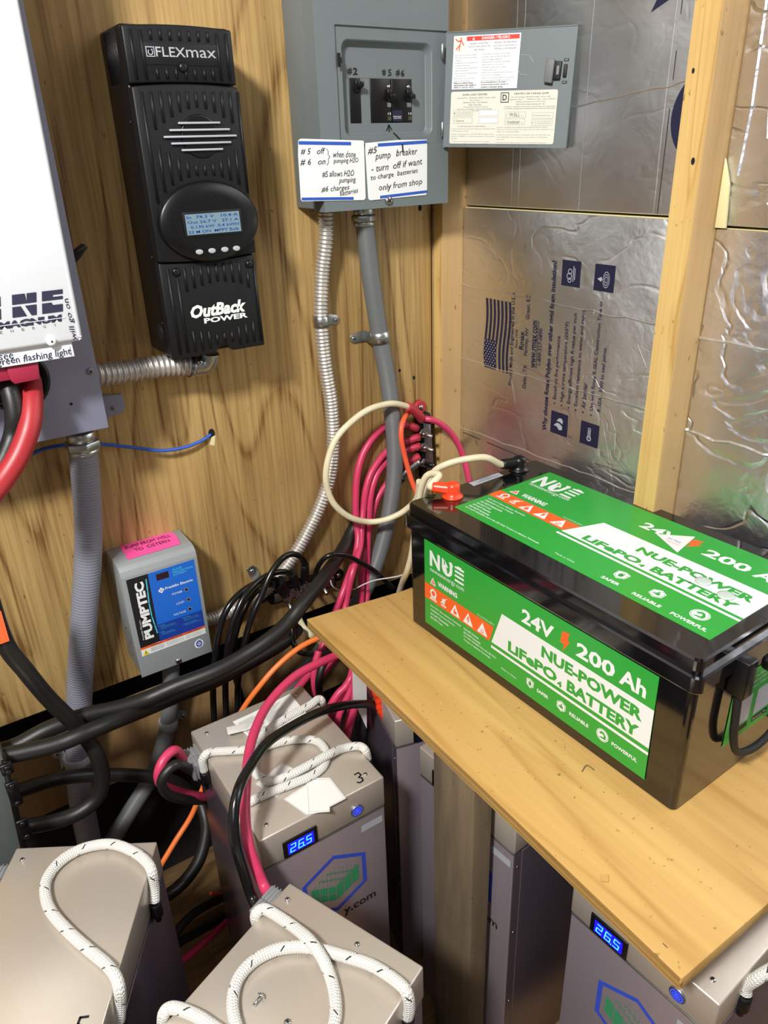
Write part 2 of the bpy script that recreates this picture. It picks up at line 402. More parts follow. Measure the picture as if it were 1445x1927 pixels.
mat('flex_aluminium', 'cbc7c0', .42, metal=.75, var=.10, vscale=80)
mat('bus_red', 'b53140', .4)
mat('connector_grey', '7e8082', .5)
mat('connector_red', '9a2540', .45)
mat('foam_yellow', 'd9cf9d', .8)
mat('lcd_glass', '6f8894', .25, emit=.10)
mat('display_glass', '0a0a3a', .15, emit=.0, coat=.5)
mat('display_halo', '1a10ff', .4, emit=.9)
mat('digit_glow', '3fc4ff', .4, emit=2.6)
mat('button_glow', '2a48ff', .4, emit=.75)
mat('front_metal', 'b9adb6', .34, metal=.68, bump=.08, bscale=1500)  # beige metal with the lilac light of the blue displays put in its colour
mat('dark_window', '2a1420', .15)
mat('braided_black', '141414', .6, bump=.8, bscale=700)
mat('plastic_film', 'e8e6e2', .15, alpha=.35)
mat('room_wall', 'b9b6b4', .8, var=.1, vscale=3)
mat('room_ceiling', 'a8a49c', .8)
mat('dust', 'c9bfa8', .9)
mat('box_grey', '565d5a', .5, bump=.1, bscale=900, var=.06, vscale=20)
mat('olive_mark', '3c4226', .5)

# ================================================================ the room
def zr(z): return CAM_Z + z
def FY(y): return Frame((0, y, CAM_Z), (1, 0, 0), (0, 0, 1))        # drawing surface parallel to the plywood wall
b = MB().box((-1.9, -2.1, -0.05), (1.1, 1.35, 0.0), 'floor_wood'); b.build('floor', kind='structure')
b = MB().box((-1.9, -2.1, 2.5), (1.1, 1.35, 2.55), 'room_ceiling'); b.build('ceiling', kind='structure')
b = MB().box((-1.9, -2.1, 0.0), (-1.85, 1.35, 2.5), 'room_wall'); b.build('wall_west', kind='structure')
b = MB().box((-1.85, -2.1, 0.0), (1.05, -2.05, 2.5), 'room_wall'); b.build('wall_south', kind='structure')
b = MB().box((0.958, -2.05, 0.0), (1.0, 1.30, 2.5), 'vac_black'); b.build('wall_east', kind='structure')
b = MB().box((-1.85, 1.22, 0.0), (0.958, 1.26, 2.5), 'vac_black'); b.build('wall_north', kind='structure')  # painted black for the shade of the cavity behind the plywood
b = MB().box((-0.60, WALL_Y, zr(-0.829)), (0.866, WALL_Y + 0.014, 2.5), 'plywood', 0.0012)
PF = FY(WALL_Y)
for x, z, r in ((0.842, -0.091, .004), (0.852, -0.50, .003), (0.790, -0.375, .0025), (0.823, -0.395, .003), (0.762, -0.34, .002)):
    b.disc(PF, x, z, r, r * 1.3, 'vac_black', .0004, 10)
px_hole = hitY(398, 816, WALL_Y)
b.disc(PF, px_hole.x, px_hole.z - CAM_Z, .006, .009, 'vac_black', .0005, 10)
b.flat(PF, [(px_hole.x - .002, px_hole.z - CAM_Z - .006), (px_hole.x + .006, px_hole.z - CAM_Z - .004), (px_hole.x + .002, px_hole.z - CAM_Z - .022), (px_hole.x - .006, px_hole.z - CAM_Z - .018)], 'foam_yellow', .0006)
b.build('wall_left', kind='structure')
b = MB().box((-1.85, WALL_Y, zr(-0.829)), (-0.602, WALL_Y + .014, 2.5), 'room_wall'); b.build('wall_left', kind='structure')  # unseen pale section, added so the foil reflects a lighter grey
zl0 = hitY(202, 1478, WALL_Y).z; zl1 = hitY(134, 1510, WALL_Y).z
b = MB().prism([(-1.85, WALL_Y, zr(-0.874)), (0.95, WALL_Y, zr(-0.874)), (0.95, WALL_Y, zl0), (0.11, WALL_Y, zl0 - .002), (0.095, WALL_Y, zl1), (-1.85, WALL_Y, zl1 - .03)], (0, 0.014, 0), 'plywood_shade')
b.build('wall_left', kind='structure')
b = MB().box((0.872, 1.132, 0), (0.957, 1.172, 2.5), 'pine_side', 0.002)
b.poly([(0.8718, 1.1565, 0.01), (0.8718, 1.1345, 0.01), (0.8718, 1.1345, 2.49), (0.8718, 1.1565, 2.49)], 'pine_stud')
b.build('wall_stud', label='pine stud in the corner beside the plywood sheet edge', cat='stud', group=None)
b = MB().box((0.8727, 0.620, 0), (0.957, 0.6585, 2.5), 'pine_side', 0.002)
b.poly([(0.8725, 0.6575, 0.01), (0.8725, 0.621, 0.01), (0.8725, 0.621, 2.49), (0.8725, 0.6575, 2.49)], 'pine_stud')
k = MB
for (y, z, r) in ((0.632, -0.022, .0028), (0.648, 0.075, .002)):
    b.disc(Frame((0.8722, 0, CAM_Z), (0, -1, 0), (0, 0, 1)), -y, z, r, r * 1.5, 'ink_black', .0002, 10)
b.build('wall_stud', label='bare pine stud standing between the two bays of silver foil boards', cat='stud')

# ---- foil faced boards of the right wall
TF = Frame((0, 0, CAM_Z), (0, 0, 1), (0, 1, 0))                      # print that reads upwards: a = height, b = y
def crease(mb, X, pts, w=.0016, m='foil_smooth', h=.0008):
    """a raised fold of the foil facing: a low ridge along a polyline of (y, z)"""
    for (y0, z0), (y1, z1) in zip(pts, pts[1:]):
        d = Vector((0, y1 - y0, z1 - z0)); n = Vector((0, -(z1 - z0), y1 - y0)).normalized() * w
        a = Vector((X, y0, zr(z0))); c = Vector((X, y1, zr(z1))); t = Vector((-h, 0, 0))
        mb.poly([a - n, c - n, c + t, a + t], m, True); mb.poly([a + t, c + t, c + n, a + n], m, True)
def wobble(y0, z0, y1, z1, n, amp):
    out = []
    for i in range(n + 1):
        t = i / n; out.append((y0 + (y1 - y0) * t + (random.uniform(-amp, amp) * .3 if abs(y1 - y0) > abs(z1 - z0) else random.uniform(-amp, amp)), z0 + (z1 - z0) * t + (random.uniform(-amp, amp) if abs(y1 - y0) > abs(z1 - z0) else 0)))
    return out
XU, XL = 0.925, 0.920
def board(x, y0, y1, z0, z1, m):
    b = MB(); b.box((x + .003, y0, z0), (0.956, y1, z1), 'foam_yellow', .001)
    b.box((x, y0 + .0006, z0 + .0006), (x + .0035, y1 - .0006, z1 - .0006), m, .0012); return b
b = board(XU, 0.659, 1.1315, zr(-0.0905), 2.5, 'foil_smooth')
F = Frame((XU, 0, CAM_Z), (0, -1, 0), (0, 0, 1))
b.flat(F, [(-(.656 + .0557 * math.cos(t)), .028 + .0557 * math.sin(t)) for t in [PI * i / 24 - PI / 2 for i in range(0, 25)] if .656 + .0557 * math.cos(t) > .6595], 'ink_navy', .0004)
b.flat(F, [(-.762, .151), (-.735, .161), (-.722, .172), (-.700, .21), (-.735, .21), (-.742, .185)], 'ink_navy', .0004)
b.flat(F, [(-.690, .155), (-.676, .168), (-.662, .20), (-.700, .21), (-.698, .175)], 'ink_navy', .0004)
for z0, z1 in ((.175, .143), (.104, .072), (.04, -.089)): b.rect(F, -.7163, -.7153, z1, z0, 'ink_black', .0004)
crease(b, XU, wobble(.999, .9, .996, -.089, 26, .0012), .0012, 'foil_smooth', .00022)
crease(b, XU, wobble(1.015, .3, 1.012, -.089, 14, .0014), .001, 'foil_smooth', .00022)
crease(b, XU, wobble(.860, .9, .861, -.089, 26, .0010), .0008, 'foil_smooth', .00022)
crease(b, XU, wobble(.726, .9, .7235, -.089, 26, .0008), .0010, 'foil_smooth', .00022)
crease(b, XU, wobble(.905, .050, .66, .071, 12, .002), .0010)
b.build('insulation_board', label='smooth foil-faced foam board with a dark navy printed circle, above the one with the flag', cat='insulation board', group='foil-faced boards between the studs')
# printed board
b = board(XL, 0.659, 1.1315, 0.0, zr(-0.0935), 'foil_plain')
F = Frame((XL, 0, CAM_Z), (0, 0, 1), (0, 1, 0)); ink = 'ink_navy'; h = .0005
def T(s, a0, a1, b0, b1, m=ink, bold=.008, **k): b.text(F, s, a0, a1, b0, b1, m, h, bold + .012, **k)
T('Proudly Made and Engineered in the U.S.A', -.391, -.226, .9845, .9955, bold=0); T('Since 1978', -.3207, -.2885, .9765, .982, bold=0)
T('Rmax', -.321, -.289, .9605, .9715); T('Dallas, TX', -.3885, -.346, .9485, .9585, bold=0); T('Fernley, NV', -.330, -.2815, .9485, .9585, bold=0); T('Greer, SC', -.2665, -.2265, .9485, .9585, bold=0)
T('www.rmax.com', -.348, -.266, .9285, .9395); b.rect(F, -.348, -.266, .926, .9270, ink, h); T('1-800-527-0890', -.340, -.277, .9165, .9245, bold=0)
T('Why choose Rmax Polyiso over other rigid foam insulation?', -.4525, -.165, .8905, .9035, bold=.02)
for s, a1, b0 in (('Excellent fire performance', -.283, .873), ('High service temperature (250\u00b0F)', -.257, .8565), ('Energy efficient high R-value per inch', -.241, .8405), ('Excellent resistance to water and vapor', -.233, .8245), ('Air barrier', -.348, .8085), ('Use with Rmax R-SEAL Construction Tape or', -.2155, .7905)):
    T(s, -.391, a1, b0, b0 + .0095, bold=0); b.disc(F, -.398, b0 + .005, .0016, .0016, ink, h, 10)
T('R-SEAL 3000 to seal joints.', -.3885, -.284, .7745, .784, bold=0)
T('Polyiso', -.60, -.545, .93, .945, bold=0)
for a0, b0 in ((-.2015, .8418), (-.2015, .7742), (-.451, .8445), (-.451, .776)):
    b.rect(F, a0, a0 + .0392, b0, b0 + .0392, 'ink_navy', h)
lt = 'sticker_silver'; h2 = .0008
# icons: wind cloud, drop with ripples, flames, thermometer (drawn the way the print reads: turned a quarter)
cx, cy = -.182, .8614
for dx, dy, r in ((-.004, 0, .0055), (.003, -.001, .0045), (-.010, -.001, .004)): b.ring(F, cx + dx, cy + dy + .003, r - .0012, r, lt, h2, 18)
for dy, w in ((-.006, .012), (-.009, .009)): b.rect(F, cx - w, cx + w, cy + dy, cy + dy + .0014, lt, h2)
cx, cy = -.182, .7938
for r in (.005, .0085, .012): b.ring(F, cx - .002, cy - .004, r - .0011, r, lt, h2, 24, ky=.55)
b.flat(F, [(cx - .002, cy + .013), (cx + .0015, cy + .006), (cx - .002, cy + .003), (cx - .0055, cy + .006)], lt, h2)
cx, cy = -.4315, .864
b.flat(F, [(cx - .009, cy - .008), (cx - .011, cy - .001), (cx - .006, cy + .004), (cx - .005, cy + .012), (cx + .001, cy + .005), (cx + .001, cy - .001), (cx - .003, cy - .008)], lt, h2)
b.flat(F, [(cx + .001, cy - .008), (cx + .004, cy - .002), (cx + .004, cy + .006), (cx + .010, cy + .001), (cx + .011, cy - .005), (cx + .007, cy - .009)], lt, h2)
cx, cy = -.4315, .7956
b.ring(F, cx - .007, cy, .0028, .0048, lt, h2, 20); b.rect(F, cx - .003, cx + .011, cy - .003, cy - .0018, lt, h2); b.rect(F, cx - .003, cx + .011, cy + .0018, cy + .003, lt, h2); b.rect(F, cx - .007, cx + .008, cy - .0007, cy + .0007, lt, h2); b.rect(F, cx + .010, cx + .0112, cy - .003, cy + .003, lt, h2)
# waving flag: stripes follow a wave
def wave(a): return .0025 * math.sin((a + .371) / .127 * 2 * PI)
n = 16
for i in range(7):
    b0 = 1.0635 - i * 2 * .0051; b1 = b0 - .0051
    for j in range(n):
        a0 = -.371 + .127 * j / n; a1 = -.371 + .127 * (j + 1) / n
        if i < 4 and a1 < -.318: continue
        b.flat(F, [(a0, b1 + wave(a0)), (a1, b1 + wave(a1)), (a1, b0 + wave(a1)), (a0, b0 + wave(a0))], 'ink_navy', h)
b.flat(F, [(-.371, 1.030 + wave(-.371)), (-.345, 1.030 + wave(-.345)), (-.318, 1.030 + wave(-.318)), (-.318, 1.0635 + wave(-.318)), (-.345, 1.0635 + wave(-.345)), (-.371, 1.0635 + wave(-.371))], 'ink_navy', h + .0002)
for i in range(9):
    for j in range(6 if i % 2 == 0 else 5):
        b.disc(F, -.3685 + j * .0095 + (0 if i % 2 == 0 else .00475), 1.0335 + i * .0036, .0013, .0013, lt, h2, 5)
for y0, z0, y1, z1 in ((1.131, -.228, .66, -.236), (1.131, -.369, .66, -.362), (1.131, -.510, .66, -.500)): crease(b, XL, wobble(y0, z0, y1, z1, 22, .002), .0015, 'foil_plain', .0014)
for pts in (((.76, -.38), (.745, -.41), (.742, -.45), (.715, -.47)), ((.72, -.27), (.70, -.30), (.71, -.33)), ((.99, -.375), (.982, -.40), (.975, -.42)), ((.77, -.405), (.755, -.45), (.735, -.51), (.70, -.55))): crease(b, XL, pts, .0010, 'foil_plain', .0004)
b.rect(Frame((XL, 0, CAM_Z), (0, -1, 0), (0, 0, 1)), -1.125, -1.07, -.520, -.5188, 'ink_black', h)
b.rect(Frame((XL, 0, CAM_Z), (0, -1, 0), (0, 0, 1)), -1.05, -.92, -.520, -.5188, 'ink_black', h)
b.build('insulation_board', label='foil-faced foam board printed with a flag and navy icon squares, behind the battery', cat='insulation board', group='foil-faced boards between the studs')
b = board(XU - .004, -1.6, 0.6195, zr(-0.0985), 2.5, 'foil_crumpled')
b.prism([(.9205, .6193, zr(-.101)), (.9205, .6193, zr(-.02)), (.9205, .608, zr(-.05)), (.9205, .604, zr(-.101))], (-.004, 0, 0), 'foam_yellow', .0006)
for pts in (((.575, .2), (.572, .12), (.579, .06), (.57, .0)), ((.60, .15), (.597, .03), (.601, -.04)), ((.55, .02), (.556, -.03), (.545, -.055), (.556, -.07), (.540, -.085)), ((.545, .10), (.538, .05), (.541, .0)), ((.53, .03), (.52, -.02), (.525, -.05))): crease(b, XU - .004, pts, .0022, 'foil_crumpled', .0016)
b.build('insulation_board', label='crumpled silver foil board right of the stud, upper one with torn foam corner', cat='insulation board', group='foil-faced boards between the studs')
b = board(XL, -1.6, 0.6195, 0.0, zr(-0.1015), 'foil_crumpled')
for y0, z0, y1, z1 in ((.619, -.243, .2, -.236), (.619, -.377, .2, -.376), (.619, -.52, .2, -.515)): crease(b, XL, wobble(y0, z0, y1, z1, 18, .003), .0024, 'foil_crumpled', .0022)
b.build('insulation_board', label='silver foil board right of the stud with two level fold lines, lower one', cat='insulation board', group='foil-faced boards between the studs')

# ================================================================ load centre with its open door
LY = WALL_Y - 0.095
t = thing('load_center', 'grey wall-mounted electrical load centre with open door and black breakers', 'load center', (0.715, WALL_Y, zr(-0.078)))
b = MB(); x0, x1, z0, z1 = .596, .8305, -.079, .40
b.box((x0, LY + .0001, zr(z0)), (x0 + .001, LY + .03, zr(z1)), 'panel_grey'); b.box((x1 - .001, LY + .0001, zr(z0)), (x1, LY + .03, zr(z1)), 'panel_grey')
b.box((x0 + .002, LY + .0185, zr(z0 + .003)), (x1 - .002, WALL_Y - .0005, zr(z1)), 'panel_grey', .002)
F = FY(LY)
b.ring(Frame((x0 + .0018, 0, CAM_Z), (0, -1, 0), (0, 0, 1)), -(WALL_Y - .05), .212, .010, .0112, 'text_grey', .0003, 24)
b.build('enclosure', t)
b = MB()                                           # front cover with a recessed window round the breakers
R = (.640, .801, .022, .147)
rim = (.629, .829, .008, .163)
yf = LY; yr = LY + .014
def rr(x0_, x1_, z0_, z1_, r, n=5):
    out = []
    for cx, cz, a0 in ((x1_ - r, z1_ - r, 0), (x0_ + r, z1_ - r, 90), (x0_ + r, z0_ + r, 180), (x1_ - r, z0_ + r, 270)):
        for i in range(n + 1): a = math.radians(a0 + 90 * i / n); out.append((cx + r * math.cos(a), cz + r * math.sin(a)))
    return out
def loops(b, la, ya, lb, yb, m, smooth=False):
    k0 = len(b.v); n = len(la); mi = b.mi(m); b.v += [Vector((x, ya, zr(z))) for x, z in la] + [Vector((x, yb, zr(z))) for x, z in lb]
    for j in range(n): j2 = (j + 1) % n; b.face((k0 + j, k0 + j2, k0 + n + j2, k0 + n + j), mi, smooth)
def square_like(l, x0_, x1_, z0_, z1_):
    """outer rectangle with as many points as the rounded loop, so both can be bridged"""
    n = len(l) // 4; c = [(x1_, z1_), (x0_, z1_), (x0_, z0_), (x1_, z0_)]; return [c[i // n] for i in range(len(l))]
rim2 = (rim[0] + .0015, rim[1] - .0015, rim[2] + .0015, rim[3] - .0015)
R2 = (R[0] + .007, R[1] - .006, R[2] + .005, R[3] - .009)
lr = rr(*rim, .0015); loops(b, square_like(lr, x0, x1, z0, z1), yf, lr, yf, 'panel_grey'); lr2 = rr(*rim2, .0008); loops(b, lr, yf, lr2, yf + .003, 'panel_grey')
la = rr(*R, .012); lb_ = rr(R[0] + .0012, R[1] - .0012, R[2] + .001, R[3] - .0015, .011); lc = rr(R2[0] - .001, R2[1] + .001, R2[2] - .001, R2[3] + .001, .009); ld = rr(*R2, .008)
loops(b, lr2, yf + .003, la, yf + .003, 'panel_grey'); loops(b, la, yf + .003, lb_, yf + .0042, 'panel_grey', True); loops(b, lb_, yf + .0042, lc, yr - .001, 'panel_grey', True); loops(b, lc, yr - .001, ld, yr, 'panel_grey', True)
# breaker deck with openings, so the cover stays one sheet
dz0, dz1 = .0405, .100
decks = [(R2[0], .657), (.6765, .693), (.7695, R2[1])]
for a, c in decks: b.rect(FY(yr), a, c, dz0, dz1, 'panel_grey')
cl = [p for p in ld if p[1] <= dz0 - .004]; b.flat(FY(yr), [(R2[1], dz0), (R2[0], dz0)] + cl, 'panel_grey') if False else None
low = [p for p in ld if p[1] < (R2[2] + R2[3]) / 2]; upp = [p for p in ld if p[1] > (R2[2] + R2[3]) / 2]
b.flat(FY(yr), [(R2[1], dz0), (R2[0], dz0)] + low, 'panel_grey'); b.flat(FY(yr), upp + [(R2[0], dz1), (R2[1], dz1)], 'panel_grey')
b.rect(FY(yr), R2[0], .772, .0996, .1003, 'text_grey', .0004); b.rect(FY(yr), R2[0], R2[1], .1003, .1008, 'label_white', .0002) if False else None
b.box((x0 + .001, yf + .0001, zr(z0)), (x1 - .001, yf + .02, zr(z0 + .001)), 'panel_grey')
b.flat(FY(yf), [(.629, .111), (.6345, .111), (.6345, .116), (.6365, .116), (.6365, .123), (.6345, .123), (.6345, .1285), (.629, .1285)], 'vac_black', .0034)
G = FY(yr)
for s, x, z, w in (('#', .656, .104, .007), ('2', .6645, .1035, .0085), ('#', .716, .103, .006), ('5', .7265, .103, .0065), ('#', .741, .1035, .007), ('6', .7495, .1025, .0075)):
    b.text(G, s, x, x + w, z, z + .009, 'ink_black', .0004, .03, wob=.10)
b.stroke(G, [(.7213, .0300), (.7255, .0378), (.7307, .0310)], .0019, 'ink_black', .0004); b.stroke(G, [(.7255, .0375), (.7258, .0285)], .0019, 'ink_black', .0004)
b.stroke(FY(yf + .003), [(.7262, .0265), (.733, .0215), (.7385, .0165), (.7392, .010)], .0022, 'ink_black', .0005); b.stroke(FY(yf), [(.7392, .010), (.7400, .0005)], .0026, 'ink_black', .0020)
b.build('front_cover', t)
for (a, c, hx, hz, up) in ((.657, .6765, .6705, .0885, 1), (.693, .731, .7265, .0775, 0), (.7315, .7695, .7630, .0775, 0)):
    b = MB(); b.box((a + .0004, yr - .001, zr(dz0 + .0004)), (c - .0004, yr + .05, zr(dz1 - .0004)), 'breaker_black', .001)
    b.rect(FY(yr - .001), max(a + .001, hx - .0035), min(c - .001, hx + .0045), .062, .068, 'panel_grey', .0002) if not up else None
    if c - a > .03:
        b.rect(FY(yr - .001), c - .008, c - .001, .044, .0495, 'olive_mark', .0003)
        b.text(FY(yr - .001), '15', c - .0075, c - .0015, .0515, .0545, 'label_white', .0004)
        if a > .72:
            b.rect(FY(yr - .001), a + .001, a + .0185, .043, .0575, 'ink_navy', .0003); b.text(FY(yr - .001), 'Interrupter', a + .002, a + .0175, .0475, .0505, 'label_white', .0005)
            b.rect(FY(yr - .001), a + .0025, a + .017, .0465, .047, 'label_white', .0005)
    o = b.build('circuit_breaker', t)
    b = MB(); yy = yr - .001
    b.box((hx - .0045, yy - .004, zr(hz - .008)), (hx + .0045, yy + .001, zr(hz + .009)), 'breaker_black', .0012)
    b.prism([(hx - .0045, yy - .003, zr(hz + .004)), (hx - .0045, yy - .013, zr(hz + (.006 if up else .001))), (hx - .0045, yy - .013, zr(hz - (.0 if up else .005))), (hx - .0045, yy - .003, zr(hz - .004))], (.009, 0, 0), 'breaker_black', .0008)
    if not up: b.lathe((hx, yy, zr(hz + .0115)), (0, -1, 0), [(0, .0033), (.001, .0033), (.0014, .0004)], 'bright_steel', 12)
    b.build('toggle', o)
# door, hinged on the right edge of the opening
th = math.radians(59.6); e = Vector((math.cos(th), -math.sin(th), 0)); ro = math.radians(2.2)
hx_, hy_ = .8165, LY - .004
up = Vector((0, 0, 1)); eu = (e * math.cos(ro) - up * math.sin(ro)).normalized(); ev = (up * math.cos(ro) + e * math.sin(ro)).normalized()
DF = Frame((hx_, hy_, zr(0)), eu, ev)
def DP(a, c, h=0): return DF.p(a, c, h)
b = MB(); w, d0, d1 = .1985, .0045, .1605
b.prism([DP(0, d0, -.0012), DP(w, d0, -.0012), DP(w, d1, -.0012), DP(0, d1, -.0012)], DF.n * .0012, 'panel_grey')
for q in (((0, d0), (w, d0), (w, d0 + .0012), (0, d0 + .0012)), ((0, d1 - .0012), (w, d1 - .0012), (w, d1), (0, d1)), ((w - .0012, d0), (w, d0), (w, d1), (w - .0012, d1))):
    b.prism([DP(a, c, -.008) for a, c in q], DF.n * .009, 'panel_grey')
b.stroke(DF, [(.118, .127), (.131, .126), (.138, .117)], .0009, 'panel_grey_light', .0006); b.stroke(DF, [(.117, .106), (.121, .1015), (.131, .101)], .0009, 'panel_grey_light', .0006)
door = b.build('door', t)
b = MB(); H = .0006; h1 = .0009
q = [(.0125, .1545), (.1165, .1545), (.1155, .0845), (.0115, .0845)]
b.flat(DF, q, 'white', H); b.rect(DF, .033, .1145, .1475, .1530, 'label_red', h1); b.rect(DF, .0140, .0305, .134, .1530, 'label_cream', h1 - .0001)
b.text(DF, 'DANGER / PELIGRO', .057, .100, .1485, .1520, 'white', .0011, .02); b.flat(DF, [(.042, .1485), (.046, .1485), (.044, .1522)], 'white', .0011)
for pts in (((.0155, .1505), (.0195, .1475), (.0245, .1480)), ((.0245, .1485), (.0285, .142)), ((.0238, .149), (.0225, .1425)), ((.0225, .1425), (.0165, .137)), ((.0225, .1425), (.0215, .1355))): b.stroke(DF, pts, .0012, 'label_red', h1 + .0002)
b.disc(DF, .0243, .1508, .0011, .0013, 'label_red', h1 + .0002, 10)
for s, a, c, z in (('HAZARD OF ELECTRIC', .038, .068, .1425), ('SHOCK, EXPLOSION, OR', .036, .070, .1385), ('ARC FLASH', .045, .061, .1345), ('PELIGRO DE DESCARGA', .077, .111, .1425), ('EL\u00c9CTRICA, EXPLOSI\u00d3N O', .076, .112, .1385), ('DESTELLO POR ARQUEO', .077, .111, .1345)):
    b.text(DF, s, a, c, z, z + .0024, 'text_dark', h1)
L1 = ['Apply appropriate personal protective equipment', '(PPE) and follow safe electrical work practices.', 'See NFPA 70E.', 'This equipment must only be installed and serviced', 'by qualified electrical personnel.', 'Turn off all power supplying this equipment before', 'working on or inside equipment.', 'Always use a properly rated voltage sensing device', 'to confirm power is off.', 'Replace all devices, doors, and covers before', 'turning on power to this equipment.']
L2 = ['Utilice equipo de protecci\u00f3n personal (EPP)', 'apropiado y siga las pr\u00e1cticas de seguridad', 'el\u00e9ctrica. Consulte la NFPA 70E.', 'Solamente el personal el\u00e9ctrico especializado', 'deber\u00e1 instalar y prestar servicio.', 'Desenergice el equipo antes de realizar', 'cualquier trabajo en \u00e9l.', 'Siempre utilice un dispositivo detector de tensi\u00f3n', 'para confirmar la desenergizaci\u00f3n.', 'Vuelva a colocar todos los dispositivos, las puertas', 'y las cubiertas antes de energizar este equipo.']
for i, s in enumerate(L1): z = .1285 - i * .0034; b.text(DF, s, .0150, .0150 + len(s) * .00075, z, z + .0019, 'text_grey', h1)
for i, s in enumerate(L2): z = .1285 - i * .0034; b.text(DF, s, .0590, .0590 + len(s) * .00098, z, z + .0019, 'text_grey', h1)
for i, (s, c) in enumerate((('Failure to follow these', .046), ('instructions will result in', .051), ('death or serious injury.', .048))): z = .0917 - i * .0030; b.text(DF, s, .0150, c, z, z + .0025, 'text_dark', h1, .02)
for i, (s, c) in enumerate((('El incumplimiento de estas', .098), ('precauciones podr\u00e1 causar la', .102), ('muerte o lesiones serias.', .094))): z = .0917 - i * .0030; b.text(DF, s, .059, c, z, z + .0025, 'text_dark', h1, .02)
b.build('warning_label', door)
b = MB(); H = .0008; h1 = .0010
pts = []
for cx_, cy_, a0 in ((.1755, .0125, -90), (.1755, .0785, 0), (.0140, .0785, 90), (.0140, .0125, 180)):
    for i in range(5): a = math.radians(a0 + i * 22.5); pts.append((cx_ + .003 * math.cos(a), cy_ + .003 * math.sin(a)))
b.flat(DF, pts, 'label_cream', H)
b.text(DF, 'QO\u00ae LOAD CENTER', .030, .070, .0755, .0785, 'text_dark', h1, .01); b.text(DF, 'CENTRO DE CARGA QO\u00ae', .112, .165, .0755, .0785, 'text_dark', h1, .01)
b.rect(DF, .0915, .1045, .0655, .0792, 'text_dark', h1); b.rect(DF, .0927, .1033, .0667, .0780, 'label_cream', h1 + .0001); b.text(DF, 'D', .0945, .1015, .0685, .0763, 'text_dark', h1 + .0002, .03)
for s, a, c, z in (('Catalog No.  QO816L100DS  Series: G04', .021, .083, .0716), ('Type 1 Enclosure', .042, .060, .0684), ('120/240 Vac Max. 1 Ph, 50/60 Hz', .031, .071, .0654), ('Mains 100 A Max.', .041, .062, .0624), ('Use only circuits numbered 1 through 8', .032, .072, .0594), ('See main or feeder overcurrent rating', .022, .078, .0566), ('See wiring diagram for additional ratings', .022, .076, .0542),
                   ('No. de cat\u00e1logo: QO816L100DS  Serie: G04', .108, .168, .0716), ('Gabinete Tipo 1      120/240 V~ M\u00e1x. 1 fase, 50/60 Hz', .106, .176, .0684), ('Zapatas principales de 100 A m\u00e1x.', .116, .162, .0654), ('Utilice solo los circuitos marcados del 1 al 8', .116, .160, .0624), ('Consulte la capacidad nominal de la sobrecorriente en el alimentador', .098, .177, .0590), ('y consulte el diagrama de alambrado para valores adicionales', .098, .177, .0564)):
    b.text(DF, s, a, c, z, z + .0018, 'text_dark', h1)
for i, (a, z, s) in enumerate(((.016, .0505, '1'), (.016, .0405, '2'), (.0575, .0505, '3'), (.0575, .0405, '4'), (.1005, .0480, '5'), (.1000, .0385, '6'), (.1425, .0465, '7'), (.1420, .0370, '8'))):
    w2 = .032; z -= .0025; hgt = .0078
    b.rect(DF, a, a + w2, z, z + hgt, 'text_grey', h1); b.rect(DF, a + .0003, a + w2 - .0003, z + .0003, z + hgt - .0003, 'white' if s in '34' else 'label_cream', h1 + .0001)
    b.text(DF, s, a + .0015, a + .0028, z + .0026, z + .0052, 'text_dark', h1 + .0002)
    if s in '18':
        b.text(DF, 'DO NOT USE THIS SPACE', a + .005, a + .030, z + .0045, z + .006, 'text_grey', h1 + .0002); b.text(DF, 'NO UTILICE ESTE ESPACIO', a + .005, a + .030, z + .002, z + .0035, 'text_grey', h1 + .0002)
    if s == '5': b.text(DF, 'WELL -', a + .006, a + .027, z + .0015, z + .0062, 'text_dark', h1 + .0002, wob=.1)
    if s == '6': b.text(DF, 'Inverter -', a + .005, a + .028, z + .0012, z + .0062, 'text_dark', h1 + .0002, wob=.1)
    if s == '2': b.text(DF, 'Spare', a + .005, a + .018, z + .001, z + .0055, 'text_grey', h1 + .0002, wob=.1)
    if s == '7': b.stroke(DF, [(a + .004, z + .0039), (a + .028, z + .0039)], .0004, 'text_dark', h1 + .0002)
LL = ['1 & 8  KEEP THESE HANDLES IN UNUSED OPENINGS', 'Close unused circuit breaker openings with filler plates.', 'Order catalog no. QOFP.', 'Handle in mid-position or red VISI-TRIP indicator shows', 'breaker is TRIPPED. To reset move handle to OFF position,', 'then ON.', 'To disconnect all loads/conductors from the supply', 'conductors, turn OFF circuit breaker marked MAIN', 'or SERVICE DISCONNECT.']
for i, s in enumerate(LL): z = .0325 - i * .0031 - (.0012 if i > 2 else 0) - (.0012 if i > 5 else 0) - (0 if i else -.0005); b.text(DF, s, .0135 + (.010 if i == 0 else 0), .0135 + len(s) * .00128, z, z + .0017, 'text_grey', h1)
RL = ['RELIMITE Y CONSERVE. TIPO DE OPERACI\u00d3N DE INTERRUPTORES DE TORSI\u00d3N', 'Cierre las ranuras de rellenos sin utilizar del interruptor autom\u00e1tico con', 'rellenos no. de cat\u00e1logo QOFP.', 'La palanca en posici\u00f3n central o el indicador rojo VISI-TRIP indica que', 'se ha DISPARADO. Para restablecer, mueva la palanca a OFF (abierto),', 'luego a ON.', 'Para desconectar todas las cargas de los conductores de suministro,', 'coloque en OFF el interruptor autom\u00e1tico marcado MAIN']
for i, s in enumerate(RL): z = .0315 - i * .0031 - (.0012 if i > 2 else 0) - (.0012 if i > 5 else 0); b.text(DF, s, .0885, .0885 + len(s) * .00119, z, z + .0017, 'text_grey', h1)
b.build('directory_label', door)
b = MB()
